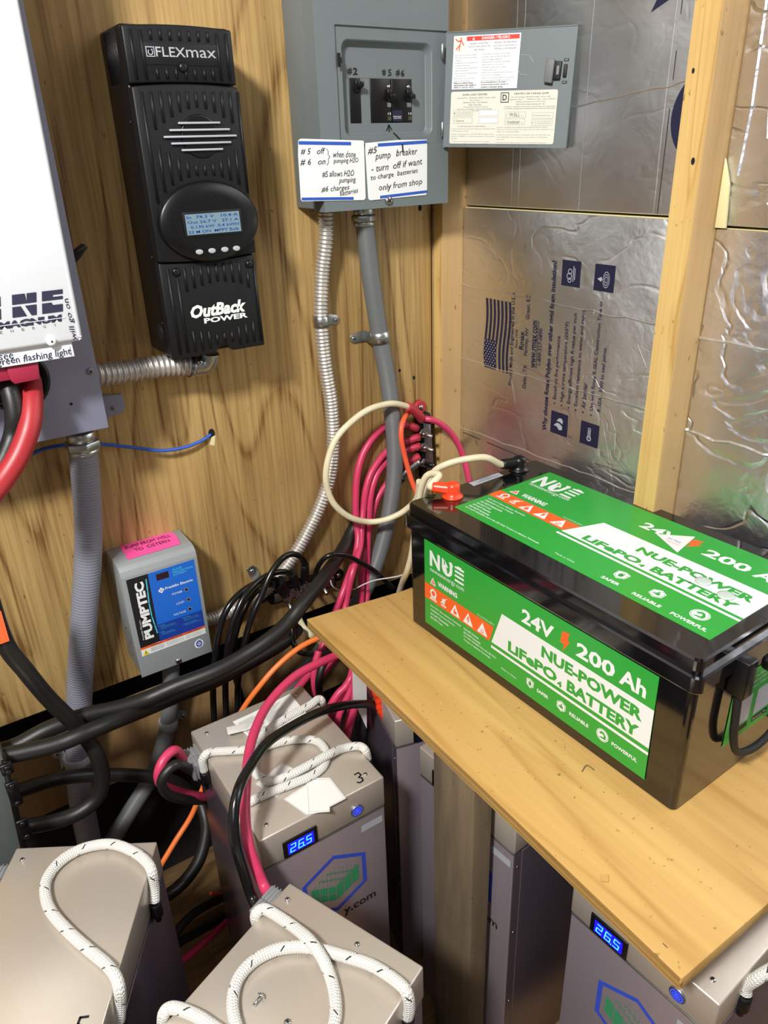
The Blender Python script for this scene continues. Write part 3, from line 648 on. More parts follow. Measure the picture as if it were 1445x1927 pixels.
b.prism([DP(.157, .091, .0006), DP(.1695, .089, .0006), DP(.1715, .119, .0006), DP(.159, .121, .0006)], DF.n * .008, 'text_grey', .0012)
b.prism([DP(.170, .094, .0005), DP(.180, .094, .0005), DP(.181, .117, .0005), DP(.171, .117, .0005)], DF.n * .004, 'ink_black', .0008)
b.prism([DP(.1745, .100, .0045), DP(.178, .100, .0045), DP(.178, .111, .0045), DP(.1745, .111, .0045)], DF.n * .001, 'bright_steel')
b.prism([DP(.1835, .097, .0005), DP(.1885, .097, .0005), DP(.189, .113, .0005), DP(.184, .113, .0005)], DF.n * .003, 'ink_black', .0008)
for z in (.0905, .1185): b.rect(DF, .183, .190, z - .0017, z + .0017, 'ink_black', .0007); b.rect(DF, .1845, .1885, z - .0009, z + .0009, 'panel_grey', .0009)
b.build('door_latch', door)
for z in (.136, .030):
    b = MB(); b.cyl((hx_ - .0005, LY - .0035, zr(z - .0105)), (hx_ - .0005, LY - .0035, zr(z + .0105)), .0026, 'zinc', 12, .0006); b.build('hinge', t)
b = MB(); screw(b, (.7117, LY, zr(-.0690)), (0, -1, 0), .0068); b.build('cover_screw', t)

# two handwritten cards taped to the cover
def card(name, label, F, q, bars, lines, extra=None):
    b = MB(); b.prism([F.p(a, c, .0006) for a, c in q], F.n * .0007, 'white'); h = .0016
    for p in bars: b.flat(F, p, 'paper_blue', h)
    for s, x0_, x1_, y0_, y1_, rot in lines: b.text(F, s, x0_, x1_, y0_, y1_, 'ink_black', h + .0002, .0, .25, .05, rot)
    if extra: extra(b, h + .0002)
    return b.build(name, label=label, cat='card', group='handwritten cards on the load centre')
F = FY(LY)
def brace(b, h): b.stroke(F, [(.6035, .0075), (.6065, .0045), (.606, -.0005), (.609, -.003), (.606, -.006), (.606, -.011), (.603, -.0145)], .0007, 'ink_black', h)
card('handwritten_card', 'left white card on the load centre, about #5 off and #6 on when pumping', F, [(.5590, .0195), (.5570, .0), (.5560, -.058), (.5575, -.0610), (.665, -.0655), (.6685, -.063), (.6695, .0155), (.667, .0170), (.563, .0215)],
     [[(.5590, .0185), (.6465, .0155), (.6465, .0110), (.5588, .0140)], [(.5570, -.0560), (.6465, -.0600), (.6465, -.0640), (.5575, -.0600)]],
     [('# 5   off', .561, .6015, .0005, .0090, -.01), ('# 6   on', .559, .601, -.0135, -.0045, -.01), ('when done', .6145, .6535, -.0045, .0040, -.02), ('pumping H2O', .6145, .6575, -.0140, -.0055, -.01),
      ('#5 allows H2O', .594, .6495, -.031, -.0220, -.01), ('pumping', .622, .652, -.0415, -.0325, .0), ('#6 charges', .591, .640, -.0525, -.0430, .02), ('batteries', .6225, .6555, -.0575, -.0505, .10)], brace)
card('handwritten_card', 'right white card on the load centre, pump breaker note reaching the screw', F, [(.6720, .0135), (.730, .0165), (.7865, .0160), (.7875, .014), (.7865, -.0615), (.785, -.0645), (.676, -.0665), (.6735, -.064), (.6715, .0)],
     [[(.694, .0125), (.7870, .0150), (.7870, .0105), (.694, .0080)], [(.695, -.0610), (.7865, -.0575), (.7865, -.0615), (.695, -.0650)]],
     [('#5', .6755, .6925, -.0020, .0080, .0), ('pump', .6885, .717, -.0125, -.0030, .06), ('breaker', .7275, .768, -.0060, .0035, .04), ('- turn  off if want', .681, .778, -.0270, -.0175, .08), ('to charge  batteries', .6795, .769, -.0400, -.0310, .08), ('only from shop', .6935, .777, -.0565, -.0450, .07)])

# ================================================================ charge controller (black ribbed box)
FYY = WALL_Y - 0.10
t = thing('charge_controller', 'tall black ribbed solar charge controller with small lit screen, on plywood', 'charge controller', (0.400, WALL_Y, zr(-0.26)))
xa, xb = .329, .471
b = MB(); b.box((xa, FYY + .012, zr(-.258)), (xb + .002, WALL_Y - .0005, zr(.152)), 'satin_black', .004)
S = Frame((xa, 0, CAM_Z), (0, -1, 0), (0, 0, 1))
for i in range(9): b.tube([(xa, FYY + .03 + i * .006, zr(.148)), (xa, FYY + .03 + i * .006, zr(.09))], .0012, 'cast_black', 6, 1)
for z in (.045, -.12, -.21): screw(b, (xa, FYY + .022, zr(z)), (-1, 0, 0), .0028, 'cast_black', False)
b.cyl((xa - .0005, FYY + .04, zr(-.225)), (xa + .001, FYY + .04, zr(-.225)), .011, 'ink_black', 20)
b.build('housing', t)
def shell(z0, z1, arc0=0.0, arc1=0.0, notch=False, grow=0.0, xe=0.0):
    """a front cover whose upper and lower edges bow by arc"""
    P0 = []; n = 12
    for i in range(n + 1):
        u = i / n; P0.append((xa - grow + (xb - xa + 2 * grow) * u, z1 + arc1 * (1 - (2 * u - 1) ** 2)))
    Q0 = []
    for i in range(n + 1):
        u = 1 - i / n; Q0.append((xa - grow + (xb - xa + 2 * grow + xe) * u, z0 + arc0 * (1 - (2 * u - 1) ** 2)))
    if notch: Q0 = [(xb + .003, z0), (.4215, z0), (.4175, z0 + .006), (.413, z0 + .0100), (.403, z0 + .0100), (.399, z0 + .006), (.3955, z0), (xa, z0)]
    return P0 + Q0
b = MB()
b.prism([(x, FYY, zr(z)) for x, z in shell(.0865, .1485, .002, .003)], (0, .016, 0), 'cast_black', .0022)
F = FY(FYY)
def rib(x, z0, z1, F_=F):
    b.tube([(x, F_.o.y - .0004, zr(z0)), (x, F_.o.y - .0004, zr(z1))], .0017, 'cast_black', 8, 1)
for i in range(11):
    x = .3385 + i * .0124
    if i in (0, 1, 9, 10): rib(x, .0915, .1445)
    else: rib(x, .1345, .1455); rib(x + .002, .0925, .1045)
b.box((.3515, FYY - .0008, zr(.1075)), (.4490, FYY, zr(.1315)), 'cast_black', .0003)
F1 = FY(FYY - .0009)
b.rect(F1, .3545, .3655, .1160, .1270, 'sticker_silver', .0002); b.rect(F1, .3556, .3644, .1171, .1259, 'satin_black', .0004); b.ring(F1, .3600, .1210, .0022, .0034, 'sticker_silver', .0006, 18, PI * .7, PI * 2.4); b.disc(F1, .3622, .1236, .0010, .0010, 'sticker_silver', .0006, 8)
b.text(F1, 'FLEX', .3668, .4050, .1165, .1270, 'sticker_silver', .0003, .008); b.text(F1, 'max', .4060, .4460, .1165, .1250, 'sticker_silver', .0003)
screw(b, (.3995, FYY - .0005, zr(.1055)), (0, -1, 0), .0060, 'satin_black')
b.build('top_cover', t)
b = MB()
b.prism([(x, FYY - .004, zr(z)) for x, z in shell(-.1245, .0835, -.004, .0035, False, .0, .002)], (0, .020, 0), 'cast_black', .0022)
F2 = FY(FYY - .004)
cx, cz = .410, .0267
for i in range(12):
    x = .3400 + i * .0118; dx = abs(x - cx)
    ell = lambda xx: -.078 + .0535 * math.sqrt(max(0, 1 - ((xx - .407) / .074) ** 2)) + .005
    if dx > .0585: rib(x, ell(x) if x < .46 else -.045, .0785, F2)
    else:
        e1 = .0335 - .026 * (dx / .0585) ** 1.6
        rib(x, cz + e1 * .98 + .0015, .0785, F2)
        lo = ell(x); hi = cz - e1 * .98 - .0015
        if hi - lo > .003: rib(x, lo, hi, F2)
b.lathe((cx, FYY - .004, zr(cz)), (0, -1, 0), [(0, .0265), (.0012, .0255), (.0014, .024)], 'satin_black', 32)
b.box((cx - .047, FYY - .0048, zr(-.1225)), (cx - .033, FYY - .0005, zr(-.114)), 'cast_black', .001)
for z, w in ((.0425, .0285), (.0345, .0412), (.0268, .0500), (.0190, .0412), (.0110, .0285)): b.box((cx - w, FYY - .0085, zr(z - .00125)), (cx + w, FYY - .004, zr(z + .00125)), 'sticker_silver', .0006)
mid = b.build('middle_cover', t)
b = MB(); ox, oz = .4070, -.0785
pr = []
n = 48; k0 = len(b.v); mi = b.mi('satin_black')
rings_ = ((0.0725, .0525, 0.0), (.0715, .0515, .006), (.0685, .0485, .0085), (.052, .034, .0095))
for rx, rz, hh in rings_:
    for j in range(n): a = 2 * PI * j / n; b.v.append(Vector((ox + rx * math.cos(a), FYY - .004 - hh, zr(oz + rz * math.sin(a)))))
for i in range(len(rings_) - 1):
    for j in range(n): j2 = (j + 1) % n; b.face((k0 + i * n + j, k0 + i * n + j2, k0 + (i + 1) * n + j2, k0 + (i + 1) * n + j), mi, True)
b.face([k0 + (len(rings_) - 1) * n + j for j in range(n)], mi)
b.build('bezel', t)
FB = FY(FYY - .0137)
b = MB(); b.prism([(x, FYY - .0137, zr(z)) for x, z in ((.3665, -.0635), (.4515, -.0635), (.4525, -.0960), (.3670, -.0955))], (0, -.0012, 0), 'cast_black', .0004)
FB2 = FY(FYY - .0150); b.flat(FB2, [(.3700, -.0665), (.4480, -.0665), (.4488, -.0928), (.3702, -.0925)], 'lcd_glass', .0002)
for i, s in enumerate(('In  74.3 V   10.4 A', 'Out 26.7 V   27.1 A', '  0.130 kW  0.4 kWH', '22 M ON  MPPT Bulk')): b.text(FB2, s, .3722 + (.004 if i == 2 else 0), .4460, -.0722 - i * .0062, -.0685 - i * .0062, 'deep_blue', .0004, .01)
b.build('screen', t)
for x in (.3840, .4023, .4212, .4388):
    b = MB(); k0 = 0
    b.prism([(x + .0052 * math.cos(2 * PI * j / 20), FYY - .0130, zr(-.1150 + .0034 * math.sin(2 * PI * j / 20))) for j in range(20)], (0, -.003, 0), 'sticker_silver', .0006); b.build('button', t)
b = MB()
b.prism([(x, FYY, zr(z)) for x, z in shell(-.2595, -.1265, 0, -.003, True)], (0, .016, 0), 'cast_black', .0022)
F = FY(FYY)
for i in range(12):
    x = .3405 + i * .0117; dx = abs(x - .409)
    if dx > .054: rib(x, -.252, -.1345 if abs(x - .352) > .008 else -.147)
    else:
        e1 = .030 - .012 * (dx / .054) ** 1.5 - .004
        if abs(x - .352) < .009 or abs(x - .4615) < .009: rib(x, -.190 + e1 + .002, -.150)
        else: rib(x, -.190 + e1 + .006 - .004 * 0, -.1345)
        if not .392 < x < .425: rib(x, -.252, -.213 - e1 * .55)
        else: rib(x, -.246, -.232)
for x, z in ((.3518, -.1395), (.4615, -.1395)): screw(b, (x, FYY - .0003, zr(z)), (0, -1, 0), .0058, 'satin_black')
b.text(F, 'OutBack', .364, .4495, -.2055, -.1870, 'label_white', .0006, .045, .25); b.text(F, 'POWER', .3825, .4505, -.2145, -.2068, 'label_white', .0006, .04)
b.build('lower_cover', t)

# ================================================================ pump protection box
t = thing('pump_protector', 'grey steel pump control box with a blue and black front label', 'control box', (0.264, WALL_Y, zr(-0.782)))
PY = WALL_Y - .075
b = MB(); x0, x1 = .2005, .3255
prof = [(WALL_Y - .0005, -.571), (PY + .022, -.5725), (PY + .010, -.5745), (PY + .003, -.580), (PY, -.590), (PY, -.7820), (PY + .0015, -.7825), (PY + .0015, -.775), (WALL_Y - .0005, -.775)]
b.prism([(x0, y, zr(z)) for y, z in prof], (x1 - x0, 0, 0), 'panel_grey_light', .0008)
S = Frame((x0, 0, CAM_Z), (0, -1, 0), (0, 0, 1))
b.ring(S, -(WALL_Y - .04), -.715, .013, .0142, 'bright_steel', .0004, 26); b.ring(S, -(WALL_Y - .038), -.745, .010, .0110, 'bright_steel', .0004, 26)
b.build('enclosure', t)
b = MB(); F = FY(PY); h = .0004; g = .0006
b.flat(F, [(.2073, -.5940), (.3192, -.5935), (.3192, -.7400), (.2078, -.7415)], 'label_white', h)
b.flat(F, [(.2073, -.5940), (.2422, -.5940), (.2410, -.7240), (.2078, -.7250)], 'ink_black', g); b.flat(F, [(.2422, -.5940), (.3192, -.5935), (.3192, -.7265), (.2410, -.7240)], 'blue_label', g)
b.flat(F, [(.2415, -.6920), (.3192, -.6925), (.3192, -.7265), (.2410, -.7250)], 'deep_blue', g + .0001)
b.rect(F, .2078, .3192, -.7285, -.7245, 'label_orange', g + .0002)
V = Frame((0, PY, CAM_Z), (0, 0, 1), (-1, 0, 0))                     # lettering that reads upwards
b.text(V, 'PUMPTEC', -.7120, -.6045, -.2330, -.2180, 'label_white', .0009, .05); b.text(V, 'Franklin Electric', -.7105, -.672, -.2165, -.2140, 'label_white', .0009)
b.stroke(F, [(.2378, -.6030), (.2368, -.625), (.2352, -.648), (.2355, -.672), (.2375, -.690), (.2392, -.7065)], .0020, 'cyan_line', .0009)
b.rect(F, .2542, .2745, -.6118, -.6000, 'dark_window', .0008)
for i, s in enumerate(('PUMP', 'PROTECTION', 'SYSTEM')): b.text(F, s, .2815, (.2975, .3155, .3035)[i], -.6030 - i * .0047, -.5995 - i * .0047, 'cyan_line', .0009, .02)
b.flat(F, [(.2530, -.6310), (.2583, -.6255), (.2635, -.6305), (.2583, -.6365)], 'label_white', .0009); b.ring(F, .2583, -.6310, .0014, .0022, 'blue_label', .0011, 14)
b.text(F, 'Franklin Electric', .2650, .3120, -.6320, -.6275, 'label_white', .0009, .02)
for s, a, z in (('POWER', .2743, -.6445), ('LOAD', .2784, -.6645), ('VOLTAGE', .2703, -.6835)):
    b.text(F, s, a, .2918, z - .0022, z + .0016, 'label_white', .0009)
for x, z in ((.2986, -.6442), (.2995, -.6639), (.2990, -.6824)): b.disc(F, x, z, .0034, .0036, 'panel_grey_light', .0008, 16); b.disc(F, x, z, .0026, .0028, 'dark_window', .0010, 16)
for i, (s, a, c, z) in enumerate((('POWER', .2435, .254, -.6965), ('Solid: Unit Powered', .2465, .270, -.6995), ('Flashing: Motor Running', .2465, .273, -.7025), ('LOAD', .2435, .251, -.7085), ('Solid: Underload', .2465, .267, -.7115), ('Flashing: Overload', .2465, .270, -.7145), ('VOLTAGE', .2835, .297, -.6965), ('Solid: Under Voltage', .2865, .311, -.6995), ('Flashing: Over Voltage', .2865, .313, -.7025), ('LOAD & VOLTAGE', .2835, .307, -.7085), ('Flashing: Rapid Cycling', .2865, .314, -.7115))): b.text(F, s, a, c, z, z + .0018, 'cyan_line', .0009)
b.flat(F, [(.2098, -.7400), (.2205, -.7400), (.2150, -.7300)], 'yellow', .0009); b.rect(F, .2144, .2156, -.7385, -.7335, 'ink_black', .0011)
for s, a, c in (('WARNING', .225, .243), ('ADVERTENCIA', .252, .280), ('AVERTISSEMENT', .286, .315)): b.text(F, s, a, c, -.7278, -.7252, 'ink_black', .0009, .02)
for i in range(3):
    for a, c, s in ((.2235, .247, 'HAZARDOUS VOLTAGE can'), (.250, .281, 'VOLTAJE PELIGROSO puede'), (.284, .317, 'TENSION DANGEREUSE peut')): b.text(F, s, a, c, -.7322 - i * .0027, -.7304 - i * .0027, 'text_grey', .0009)
b.build('front_label', t)
b = MB(); b.disc(F, .3045, -.7560, .0080, .0092, 'label_white', .0005, 30); b.disc(F, .3047, -.7560, .0056, .0062, 'deep_blue', .0008, 24); b.flat(F, [(.3005, -.756), (.3047, -.7518), (.3089, -.756), (.3047, -.7602)], 'label_white', .0010); b.flat(F, [(.3018, -.756), (.3047, -.7532), (.3076, -.756), (.3047, -.7588)], 'deep_blue', .0011); b.ring(F, .3047, -.756, .0008, .0014, 'label_white', .0013, 10)
b.text(F, 'SYSTEM', .3000, .3094, -.7500, -.7482, 'deep_blue', .0010); b.text(F, 'MATCHED', .3000, .3094, -.7645, -.7628, 'deep_blue', .0010)
b.build('round_sticker', t)
b = MB(); screw(b, (.2645, PY, zr(-.7750)), (0, -1, 0), .0055, 'bright_steel'); b.build('cover_screw', t)
b = MB(); FT = Frame((0, 0, zr(-.5722)), (1, 0, 0), (0, 1, 0))
pp = [(.2225, WALL_Y - .001), (.3100, WALL_Y - .001), (.3125, WALL_Y - .020), (.3105, WALL_Y - .036), (.3085, WALL_Y - .052), (.2215, WALL_Y - .053), (.2225, WALL_Y - .03)]
b.prism([FT.p(a, c, .0016 if c > WALL_Y - .05 else -.0002) for a, c in pp[:4]] + [FT.p(a, c, .0004) for a, c in pp[4:]], (0, 0, .0006), 'pink_tape')
b.text(FT, 'PUMP FROM WELL', .2290, .3040, WALL_Y - .0195, WALL_Y - .0085, 'ink_black', .0026, 0, 0, .06); b.text(FT, 'TO  CISTERN', .2390, .2965, WALL_Y - .0365, WALL_Y - .0260, 'ink_black', .0026, 0, 0, .06)
b.build('tape_strip', label='bright pink tape strip with handwriting on top of the pump control box', cat='tape')

# ================================================================ inverter and its grey base box
MY, GY = WALL_Y - .20, WALL_Y - .12
t = thing('base_box', 'lavender grey steel base box screwed to plywood under the white inverter', 'electrical box', (0.0, WALL_Y, zr(-0.331)))
b = MB(); b.box((-.25, GY, zr(-.331)), (.2188, WALL_Y - .0005, zr(.55)), 'magnum_grey', .0008)
F = FY(GY); b.disc(F, .1771, -.2886, .0020, .0020, 'vac_black', .0003, 12)
b.build('enclosure', t)
b = MB(); cx, cz = .118, -.246
b.lathe((cx, GY + .0003, zr(cz)), (0, -1, 0), [(0, .0405), (.003, .0405), (.005, .0385), (.005, .034), (.001, .034)], 'satin_black', 40); b.disc(F, cx, cz, .034, .034, 'vac_black', .0016, 36); b.build('grommet', t)
b = MB(); screw(b, (.2096, GY, zr(-.2500)), (0, -1, 0), .0048, 'twist_grey'); b.build('screw', t)
b = MB(); b.prism([(.215, WALL_Y - .002, zr(-.314)), (.2720, WALL_Y - .002, zr(-.3205)), (.2730, WALL_Y - .002, zr(-.342)), (.2680, WALL_Y - .002, zr(-.349)), (.2440, WALL_Y - .002, zr(-.352)), (.215, WALL_Y - .002, zr(-.352))], (0, -.002, 0), 'magnum_grey', .0004)
screw(b, (.2546, WALL_Y - .004, zr(-.3392)), (0, -1, 0), .0038, 'twist_grey'); b.build('mounting_tab', t)
b = MB(); b.prism([(.2165, GY + .03, zr(.012)), (.2420, GY + .03, zr(.030)), (.2440, GY + .03, zr(.022)), (.2260, GY + .03, zr(-.016)), (.2165, GY + .03, zr(-.012))], (0, .012, 0), 'satin_black', .0015)
bb = [hitY(x, y, GY + .02) for x, y in ((133, 478), (158, 459), (167, 464), (150, 488), (141, 497))]
b = MB(); b.prism(bb, (0, .014, 0), 'satin_black', .0015); b.tube([hitY(138, 476, GY + .018), hitY(159, 465, GY + .018)], .0022, 'ink_black', 8, 2); b.build('clip', t)

t = thing('inverter', 'white inverter with dark blue stencilled lettering hung on the grey box', 'inverter', (0.0, GY, zr(-0.21)))
b = MB(); P0 = [(-.25, -.1938), (.189, -.1938), (.1925, -.1915), (.1935, -.187)]
b.prism([(x, MY, zr(z)) for x, z in P0] + [(.2035, MY, zr(.45)), (-.25, MY, zr(.45))], (0, .075, 0), 'magnum_white', .006)
F = FY(MY); h = .0006; ink = 'magnum_blue'
def par(x0_, x1_, z0_, z1_, sl=.04): return [(x0_ - sl * (-.131 - z0_), z0_), (x1_ - sl * (-.131 - z0_), z0_), (x1_ - sl * (-.131 - z1_), z1_), (x0_ - sl * (-.131 - z1_), z1_)]
zt0, zt1, zb0, zb1 = -.1420, -.1312, -.1560, -.1445
sl = .2
b.flat(F, par(.098, .1145, zt0, zt1, sl), ink, h); b.flat(F, par(.098, .1145, zb0, zb1, sl), ink, h)
def pieces(ps):
    for p in ps: b.flat(F, [(x + sl * (z + .131), z) for x, z in p], ink, h)
pieces([[(.1265, zt1), (.1400, zt1), (.1420, zt0 + .001), (.1420, zt1), (.1525, zt1), (.1525, zt0), (.1265, zt0)],
        [(.1265, zb1), (.1355, zb1), (.1420, zb0 + .0), (.1265, zb0)], [(.1400, zb1), (.1525, zb1), (.1525, zb0), (.1470, zb0)],
        [(.1585, zt1), (.1815, zt1), (.1815, zt1 - .0050), (.1705, zt1 - .0050), (.1705, zt0 + .0035), (.1815, zt0 + .0035), (.1815, zt0), (.1585, zt0)],
        [(.1585, zb1), (.1690, zb1), (.1705, zb1 - .003), (.1815, zb1 - .003), (.1815, zb0), (.1585, zb0)]])
b.text(F, 'MAGNUM', .1045, .1745, -.1672, -.1590, ink, h, .06, .12); b.rect(F, .09, .178, -.1636, -.1629, 'magnum_white', h + .0002)
for i, s in enumerate('ENERGY'): x = .1045 + i * .0117; b.text(F, s, x, x + .0030, -.1718, -.1688, 'text_grey', h)
b.build('cover', t)
b = MB(); b.lathe((.1568, MY, zr(-.1883)), (0, -1, 0), [(0, .0058), (.0015, .0055), (.0028, .0035), (.003, .0012)], 'magnum_white', 24); b.disc(FY(MY - .0031), .1570, -.1883, .0013, .0013, 'ink_black', .0001, 10); b.build('cover_screw', t)
b = MB(); V2 = Frame((0, MY, CAM_Z), (0, 0, 1), (-1, 0, 0)); b.text(V2, 'will go on', -.1905, -.1420, -.1872, -.1795, 'ink_navy', .0007, 0, .1, .05); b.build('handwriting', t)
b = MB(); b.prism([(-.02, MY + .006, zr(-.211)), (.1805, MY + .006, zr(-.2112)), (.1800, MY + .006, zr(-.190)), (-.02, MY + .006, zr(-.190))], (0, .004, 0), 'magnum_white', .0006)
b.text(FY(MY + .006), 'see', .098, .1135, -.2025, -.1965, 'ink_navy', .0004, 0, .1, .06); b.text(FY(MY + .006), 'green flashing light', .094, .1770, -.2105, -.2000, 'ink_navy', .0006, 0, .1, .05); b.rect(FY(MY + .006), .1765, .1772, -.2095, -.1985, 'text_grey', .0004)
b.build('label_strip', t)
b = MB(); b.box((-.02, MY + .012, zr(-.2285)), (.106, MY + .06, zr(-.211)), 'connector_red', .001); b.prism([(.1035, MY + .010, zr(-.2118)), (.1388, MY + .010, zr(-.2118)), (.1368, MY + .010, zr(-.2325)), (.1078, MY + .010, zr(-.2335)), (.1045, MY + .010, zr(-.2280))], (0, .05, 0), 'connector_red', .001); b.build('terminal_cover', t)

# ================================================================ shelf and its leg
b = MB()
TT = TABLE; cor = [hitZ(577, 1165, TT), hitZ(1283, 1842, TT), hitZ(1445, 1700, TT)]
far = hitZ(770, 1108, TT); dx = far.x - cor[0].x; k = (far.y - cor[0].y) / dx
pts = [(cor[0].x, cor[0].y), (cor[1].x, cor[1].y), (.866, cor[1].y + (cor[2].y - cor[1].y) / (cor[2].x - cor[1].x) * (.866 - cor[1].x)), (.866, .606), (.919, .606) if False else (.866, .61), (.866, .70), (.866, cor[0].y + k * (.866 - cor[0].x))]
outline = [pts[0], pts[1], pts[2], pts[-1]]
t = thing('plywood_shelf', 'varnished plywood shelf board carrying the big black battery', 'shelf', (0.66, 0.6, TT - .018))
b.prism([(x, y, TT) for x, y in outline][::-1], (0, 0, -.018), 'table_ply', .0008)
o_ = Vector((outline[0][0], outline[0][1], 0)); q_ = Vector((outline[1][0], outline[1][1], 0)); dirv = (q_ - o_).normalized(); nn = Vector((dirv.y, -dirv.x, 0)) 
if nn.x > 0: nn = -nn
b.build('board', t)
b = MB(); e0 = o_ + nn * .0004 + dirv * .0015; e1 = q_ + nn * .0004 - dirv * .0015
b.poly([(e0.x, e0.y, TT - .0172), (e1.x, e1.y, TT - .0172), (e1.x, e1.y, TT - .001), (e0.x, e0.y, TT - .001)], 'ply_edge')
for i, z in enumerate((.0045, .0125)): b.poly([(e0.x - .0002, e0.y, TT - z - .0008), (e1.x - .0002, e1.y, TT - z - .0008), (e1.x - .0002, e1.y, TT - z), (e0.x - .0002, e0.y, TT - z)], 'weathered_wood')
b.build('edge', t)
b = MB(); b.box((.4635, .5340, 0.0005), (.4955, .6200, TT - .0185), 'weathered_wood', .0015); b.build('leg', t, label='grey weathered square post')
# chips and sawdust on the board
for (x, y, n, lab) in ((1138, 1655, 0, 'small pale wood chip lying near the front corner of the plywood shelf'),):
    p = hitZ(x, y, TT); b = MB(); b.prism([(p.x - .006, p.y, TT + .0004), (p.x, p.y - .005, TT + .0004), (p.x + .007, p.y + .001, TT + .0004), (p.x, p.y + .006, TT + .0004)], (0, 0, .0016), 'table_ply'); b.build('wood_chip', label=lab, cat='wood chip')
b = MB()
for i in range(120):
    x = random.uniform(640, 1400); y = random.uniform(1150, 1800); p = hitZ(x, y, TT)
    if not (cor[0].x + .01 < p.x < .60 and .25 < p.y < .93): continue
    a = random.uniform(0, PI); l = random.uniform(.0006, .003 if random.random() < .25 else .0012); w = .0003
    d = Vector((math.cos(a), math.sin(a), 0)) * l; n = Vector((-math.sin(a), math.cos(a), 0)) * w * random.uniform(.7, 2)
    q = Vector((p.x, p.y, TT + .0003)); b.poly([q - d - n, q + d - n, q + d + n, q - d + n], random.choice(['dust', 'ply_edge', 'weathered_wood', 'weathered_wood']))
b.build('sawdust', label='specks of sawdust and splinters scattered on the plywood shelf', cat='sawdust', kind='stuff')
b = MB()
for c0 in ((1104, 1441), (1115, 1448)): pass
p = [hitZ(x, y, TT + .0008) for x, y in ((1095, 1452), (1104, 1440), (1118, 1449))]; p2 = [hitZ(x, y, TT + .0008) for x, y in ((1104, 1440), (1108, 1436))]
b.tube(p, .0008, 'weathered_wood', 6, 3); b.build('splinter', label='dark forked splinter on the shelf beside the battery front', cat='splinter')

# ================================================================ the big black battery
P0 = Vector((0.60577509, 0.87165583, 0)); EU = Vector((0.02790302, -0.99961063, 0)); EN = Vector((0.99961063, 0.02790302, 0))
rotz = math.atan2(EN.y, EN.x)
# local axes: x = into the board (EN), y = towards the wall (-EU)
t = thing('lithium_battery', 'large glossy black battery with green labels, standing on the plywood shelf', 'battery', (P0.x, P0.y, TT), rotz)
LEN, WID, HT = .5130, .277, .2215
def sec(x0, x1, y0, y1, z, r):
    out = []
    for cx, cy, a0 in ((x1 - r, y1 - r, 0), (x0 + r, y1 - r, 90), (x0 + r, y0 + r, 180), (x1 - r, y0 + r, 270)):
        for i in range(5): a = math.radians(a0 + 22.5 * i); out.append(Vector((cx + r * math.cos(a), cy + r * math.sin(a), z)))
    return out
def loft(b, secs, m, cap0=True, cap1=True):
    k0 = len(b.v); n = len(secs[0]); mi = b.mi(m)
    for s in secs: b.v += s
    for i in range(len(secs) - 1):
        for j in range(n): j2 = (j + 1) % n; b.face((k0 + i * n + j, k0 + i * n + j2, k0 + (i + 1) * n + j2, k0 + (i + 1) * n + j), mi, False)
    if cap0: b.face([k0 + j for j in range(n)][::-1], mi)
    if cap1: b.face([k0 + (len(secs) - 1) * n + j for j in range(n)], mi)
    return b
def S_(g, z, r=.008): return sec(.0 - g, WID + g, -LEN - g, 0 + g, z, r)
b = LB(); loft(b, [S_(-.003, .0), S_(-.0005, .003), S_(-.0002, .16), S_(-.0002, .183)], 'gloss_black')
b.build('case', t)
b = LB(); loft(b, [S_(.0055, .180, .010), S_(.0065, .182, .010), S_(.0065, .2005, .010), S_(.0050, .2030, .009)], 'gloss_black')
loft(b, [S_(.0012, .2025, .008), S_(.0012, .2185, .008), S_(-.0008, HT, .007)], 'gloss_black'); b.build('lid', t)
def LF(o, u, v): return Frame(o, u, v)

